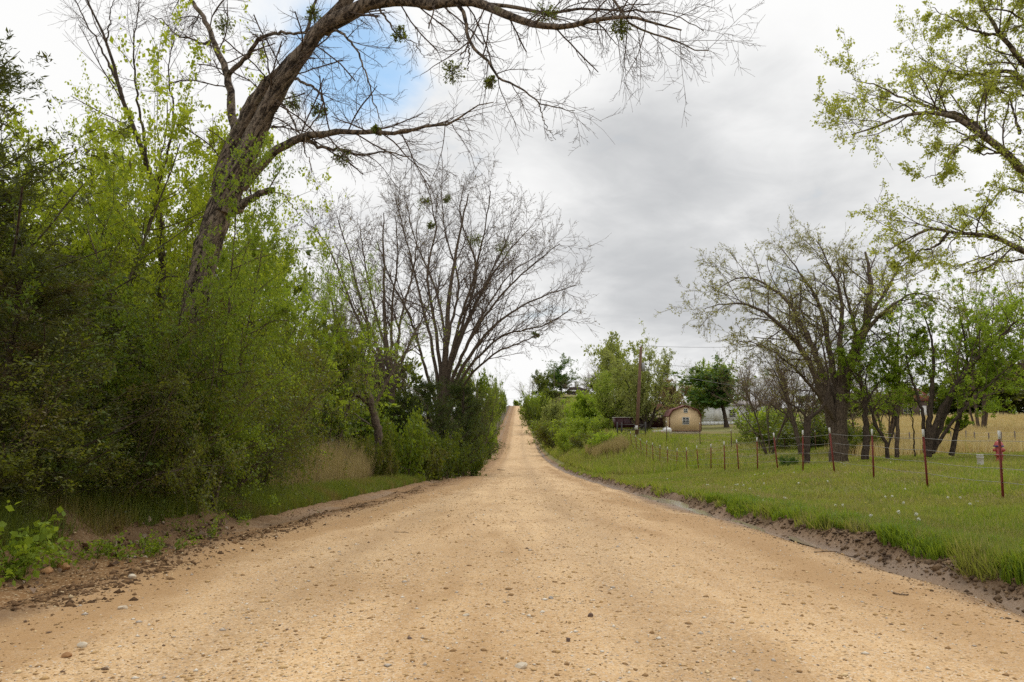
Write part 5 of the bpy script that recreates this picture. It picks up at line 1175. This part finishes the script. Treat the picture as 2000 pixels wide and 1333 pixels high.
# ------------------------------------------------------------------ buildings and yard things
M_GLASS = bpy.data.materials.new('dark_glass'); M_GLASS.use_nodes = True
_p = M_GLASS.node_tree.nodes['Principled BSDF']; _p.inputs['Base Color'].default_value = (.02, .023, .026, 1); _p.inputs['Roughness'].default_value = .08
def yard():
    tan = paint('siding_tan', (.74, .54, .31), .7, 0, None, 1.2); cream = paint('siding_cream', (.70, .57, .36), .7); maroon = paint('trim_maroon', (.12, .025, .02), .6); shing = paint('shingle_dull_red', (.25, .10, .09), .85, 0, (.18, .07, .065), 4); fnd = paint('foundation', (.47, .40, .29), .9)
    Y = 80; x = ray(1339, 850, Y)[0]; z = gz(x, Y) - .1; s = thing('barn_shed', 'tan gambrel-roofed garden shed with maroon trim standing on the mown yard', 'shed', (x, Y, z), rad(-3))
    w, L, e, k, pk = 1.62, 4.6, 2.0, 2.52, 2.95
    prof = [(-w, .32), (w, .32), (w, e), (w * .78, k), (0, pk), (-w * .78, k), (-w, e)]
    MB().prism(prof, 0, L).build('wall', tan, s); MB().box((-w + .03, .03, -.1), (w - .03, L - .03, .32)).build('foundation', fnd, s)
    for zz in (.95, 1.55, 2.2): MB().box((-w * (.95 if zz > 2 else 1) + .02, -.006, zz), (w * (.95 if zz > 2 else 1) - .02, -.001, zz + .02)).build('siding_joint', cream, s)
    MB().box((-w - .01, -.02, .30), (w + .01, -.001, .36)).build('sill_board', maroon, s)
    rp = [(-w - .08, e - .1), (-w * .80, k + .02), (0, pk + .06), (w * .80, k + .02), (w + .08, e - .1)]; ri = [(a * .975, b - .07) for a, b in rp]
    rf = MB().prism(rp + ri[::-1], -.16, L + .16).build('roof', shing, s)
    for i in range(4):
        a, b = rp[i], rp[i + 1]; nseg = 5
        for j in range(nseg):
            q = lambda t: (a[0] + (b[0] - a[0]) * t, a[1] + (b[1] - a[1]) * t + .012)
            p0, p1 = q(j / nseg), q((j + 1) / nseg); MB().add([(p0[0], -.17, p0[1]), (p1[0], -.17, p1[1]), (p1[0], L + .17, p1[1]), (p0[0], L + .17, p0[1] + .0)], np.array([(0, 1, 2, 3)])).build('shingle_course', shing, rf)
    fascia = MB().prism([(a * 1.0, b + .01) for a, b in rp] + [(a * .96, b - .1) for a, b in rp][::-1], -.19, -.165).build('bargeboard', maroon, s)
    for sx in (-1, 1): MB().box((sx * w - .04, -.03, .36), (sx * w + .04, -.001, e - .06)).build('corner_board', maroon, s)
    def window(parent, cx, cz, hw, hh, y, rows):
        f = MB()
        f.box((cx - hw - .06, y - .05, cz - hh - .06), (cx + hw + .06, y - .002, cz - hh)).box((cx - hw - .06, y - .05, cz + hh), (cx + hw + .06, y - .002, cz + hh + .06)).box((cx - hw - .06, y - .05, cz - hh), (cx - hw, y - .002, cz + hh)).box((cx + hw, y - .05, cz - hh), (cx + hw + .06, y - .002, cz + hh))
        wd = f.build('window', M_WHITE, parent); MB().box((cx - .02, y - .045, cz - hh), (cx + .02, y - .02, cz + hh)).build('mullion', M_WHITE, wd)
        for r in range(1, rows): zc = cz - hh + 2 * hh * r / rows; MB().box((cx - hw, y - .04, zc - .02), (cx + hw, y - .022, zc + .02)).build('glazing_bar', M_WHITE, wd)
        for r in range(rows):
            for sx in (0, 1): MB().box((cx - hw + sx * hw, y - .015, cz - hh + 2 * hh * r / rows), (cx + sx * hw, y - .006, cz - hh + 2 * hh * (r + 1) / rows)).build('pane', M_GLASS, wd)
    window(s, .08, 2.42, .16, .16, 0, 2); window(s, .06, 1.38, .30, .32, 0, 4)
    MB().box((-w - .02, 1.4, .36), (-w - .002, 2.3, 1.85)).build('door', cream, s)
    # cream house wing behind the willow
    Y = 100; x = ray(1268, 850, Y)[0]; z = gz(x, Y) - .1; h = thing('cream_house', 'low cream house with dull red roof mostly hidden behind the willows', 'house', (x, Y, z), rad(4))
    MB().box((-3.4, 0, 0), (3.6, 6, 2.5)).build('wall', cream, h); rf = MB().prism([(-3.8, 2.45), (3.9, 2.45), (0, 3.7)], -.35, 6.3).build('roof', shing, h); MB().box((-.3, 2.6, 3.4), (.3, 3.2, 4.2)).build('chimney', fnd, rf)
    window(h, -1.6, 1.45, .5, .5, 0, 2); window(h, 2.1, 1.45, .45, .5, 0, 2); MB().box((.1, -.04, 0), (1.0, -.002, 2.05)).build('door', M_WHITE, h)
    # maroon trailer
    Y = 86; x = ray(1250, 850, Y)[0]; z = gz(x, Y); t = thing('stock_trailer', 'long dark maroon trailer with pale top edge parked beside the tan shed', 'trailer', (x, Y, z)); dm = paint('trailer_maroon', (.055, .012, .016), .5); rub = paint('rubber', (.02, .02, .02), .9); pal = paint('pale_metal', (.45, .42, .38), .5, .4)
    MB().box((-2.9, -.9, .5), (2.7, .9, 1.55)).build('body', dm, t); MB().box((-2.95, -.95, 1.55), (2.75, .95, 1.63)).build('roof', pal, t)
    for i in range(8): MB().box((-2.8 + i * .77, -.94, .52), (-2.74 + i * .77, -.9, 1.54)).build('rib', dm, t)
    for zz in (.85, 1.2): MB().box((-2.88, -.93, zz), (2.68, -.902, zz + .05)).build('rail', dm, t)
    for wx in (-.6, .25):
        wh = MB().tube([(wx, -.93, .36), (wx, -.75, .36)], .36, 18).build('wheel', rub, t); MB().tube([(wx, -.945, .36), (wx, -.93, .36)], .2, 14).build('hub', pal, wh)
    MB().box((2.7, -.06, .5), (3.7, .06, .6)).build('drawbar', dm, t); MB().tube([(3.55, 0, 0), (3.55, 0, .62)], .05, 8).build('jack_stand', pal, t)
    # propane tank
    Y = 78; x = ray(1304, 850, Y)[0]; z = gz(x, Y); p = thing('propane_tank', 'white horizontal gas tank beside the tan shed wall', 'tank', (x, Y, z - .03))
    MB().tube([(-.52, 0, .42), (-.47, 0, .42), (-.38, 0, .42), (.28, 0, .42), (.37, 0, .42), (.42, 0, .42)], [.05, .2, .3, .3, .2, .05], 18).build('shell', M_WHITE, p, True)
    for sx in (-.28, .2): MB().box((sx - .04, -.2, 0), (sx + .04, .2, .17)).build('leg', fnd, p)
    MB().lathe([(.0, .84), (.10, .82), (.11, .70), (.0, .70)], 12, (-.05, 0, 0)).build('valve_dome', M_WHITE, p, True)
    # low garden cart
    Y = 77; x = ray(1284, 850, Y)[0]; z = gz(x, Y); c = thing('garden_cart', 'small low pale cart with pinkish wheels near the white tank', 'cart', (x, Y, z)); pk_ = paint('faded_pink', (.5, .28, .22), .7)
    MB().prism([(-.42, .22), (.42, .22), (.52, .48), (-.5, .42)], -.3, .3).build('tray', M_WHITE, c)
    for sx in (-.36, .4): wh = MB().tube([(sx, -.38, .18), (sx, -.31, .18)], .18, 14).build('wheel', pk_, c); MB().tube([(sx, -.39, .18), (sx, -.38, .18)], .07, 10).build('hub', rub, wh)
    MB().tube([(.45, 0, .4), (.8, 0, .85)], .02, 6).tube([(.8, -.15, .85), (.8, .15, .85)], .02, 6).build('handle', rub, c)
    # dark pipe gate
    Y = 70; x = ray(1235, 850, Y)[0]; z = gz(x, Y); g = thing('pipe_gate', 'dark pipe gate with heavy posts at the foot of the utility pole', 'gate', (x, Y, z)); dk = paint('dark_pipe', (.03, .025, .022), .6)
    for sx, hh in ((-1.35, 1.35), (-.95, 1.3), (1.2, 1.35)): MB().tube([(sx, 0, -.3), (sx, 0, hh)], .07, 10).build('gate_post', dk, g)
    for zz in (.28, .62, 1.1): MB().tube([(-1.28, 0, zz), (1.13, 0, zz)], .032, 8).build('rail', dk, g)
    MB().tube([(-.9, .0, .3), (1.13, 0, 1.08)], .025, 8).build('brace', dk, g)
    # white mobile home
    Y = 110; x = ray(1398, 850, Y)[0]; z = gz(x, Y) - .1; m = thing('mobile_home', 'long white mobile home with grey roof behind the dark round tree', 'mobile home', (x, Y, z), rad(-6)); wsid = paint('white_siding', (.78, .79, .78), .6); groof = paint('grey_roof', (.30, .27, .26), .8)
    MB().box((-3.6, 0, .55), (9, 4.2, 2.75)).build('wall', wsid, m); MB().prism([(-3.9, 2.72), (9.3, 2.72), (9.3, 3.0), (-3.9, 3.0)], -.3, 2.1).build('eave', groof, m)
    MB().add([(-3.9, -.3, 3.01), (9.3, -.3, 3.01), (9.3, 2.1, 3.55), (-3.9, 2.1, 3.55), (9.3, 4.5, 3.01), (-3.9, 4.5, 3.01)], np.array([(0, 1, 2, 3), (3, 2, 4, 5)])).build('roof', groof, m)
    for i in range(22): MB().box((-3.58 + i * .57, -.03, 0), (-3.05 + i * .57, 0.0, .54)).build('skirting_panel', wsid, m)
    for zz in np.arange(.8, 2.7, .28): MB().box((-3.6, -.018, zz), (9, -.001, zz + .02)).build('siding_board', wsid, m)
    for wx in (-2.3, 2.4, 5.6): window(m, wx, 1.7, .4, .5, 0, 2)
    MB().box((-.2, -.04, .6), (.7, -.002, 2.55)).build('door', M_WHITE, m)
    # house on the hill
    Y = 395; x = ray(1128, 850, Y)[0]; z = gz(x, Y) + .2; h = thing('hilltop_house', 'dark low house with a white chimney on top of the hill', 'house', (x, Y, z - 1)); bw = paint('house_brown', (.10, .065, .05), .8); dr = paint('dark_roof', (.06, .045, .04), .8)
    MB().box((-5, 0, 0), (6, 7, 3.6)).build('wall', bw, h); rf = MB().prism([(-5.6, 3.5), (6.8, 3.5), (1.5, 5.6), (-3.5, 5.6)], -.6, 7.6).build('roof', dr, h); MB().box((-1.0, 2, 5.0), (1.0, 3.5, 8.6)).build('chimney', M_WHITE, rf); MB().box((-4.2, -1.2, 3.3), (-.6, -.62, 4.0)).build('porch_roof', M_WHITE, h)
    window(h, -2.6, 1.9, .7, .6, 0, 2); window(h, 2.6, 1.9, .7, .6, 0, 2); MB().box((-.5, -.06, 0), (.5, -.002, 2.1)).build('door', M_WHITE, h)
    Y = 380; x = ray(1083, 850, Y)[0]; a = thing('mast', 'thin grey mast beside the twin-topped tree on the hill', 'mast', (x, Y, gz(x, Y) - .2)); hh = ray(1083, 714, Y)[2] - gz(x, Y)
    MB().tube([(0, 0, 0), (0, 0, hh)], [.16, .10], 8).build('pole_shaft', M_WOODPOST, a); MB().box((-1.1, -.08, hh - 1.2), (1.1, .08, hh - 1.02)).build('crossarm', M_WOODPOST, a)
    # red-roofed house behind the leafing trees
    Y = 118; x = ray(1792, 850, Y)[0]; h = thing('red_roof_house', 'house with red-brown roof and white gable glimpsed between the leafing trees', 'house', (x, Y, gz(x, Y) - .1)); rr = paint('roof_red_brown', (.20, .06, .04), .8)
    MB().box((-2.6, 0, 0), (2.6, 7, 3)).build('wall', bw, h); rf = MB().prism([(-3, 2.9), (3, 2.9), (0, 4.9)], -.4, 7.4).build('roof', rr, h); MB().prism([(-1.2, 3.75), (1.2, 3.75), (0, 4.6)], -.43, -.405).build('gable', M_WHITE, rf)
    window(h, -1.3, 1.6, .6, .6, 0, 2); MB().box((.6, -.05, 0), (1.6, -.002, 2.1)).build('door', M_WHITE, h)
yard()
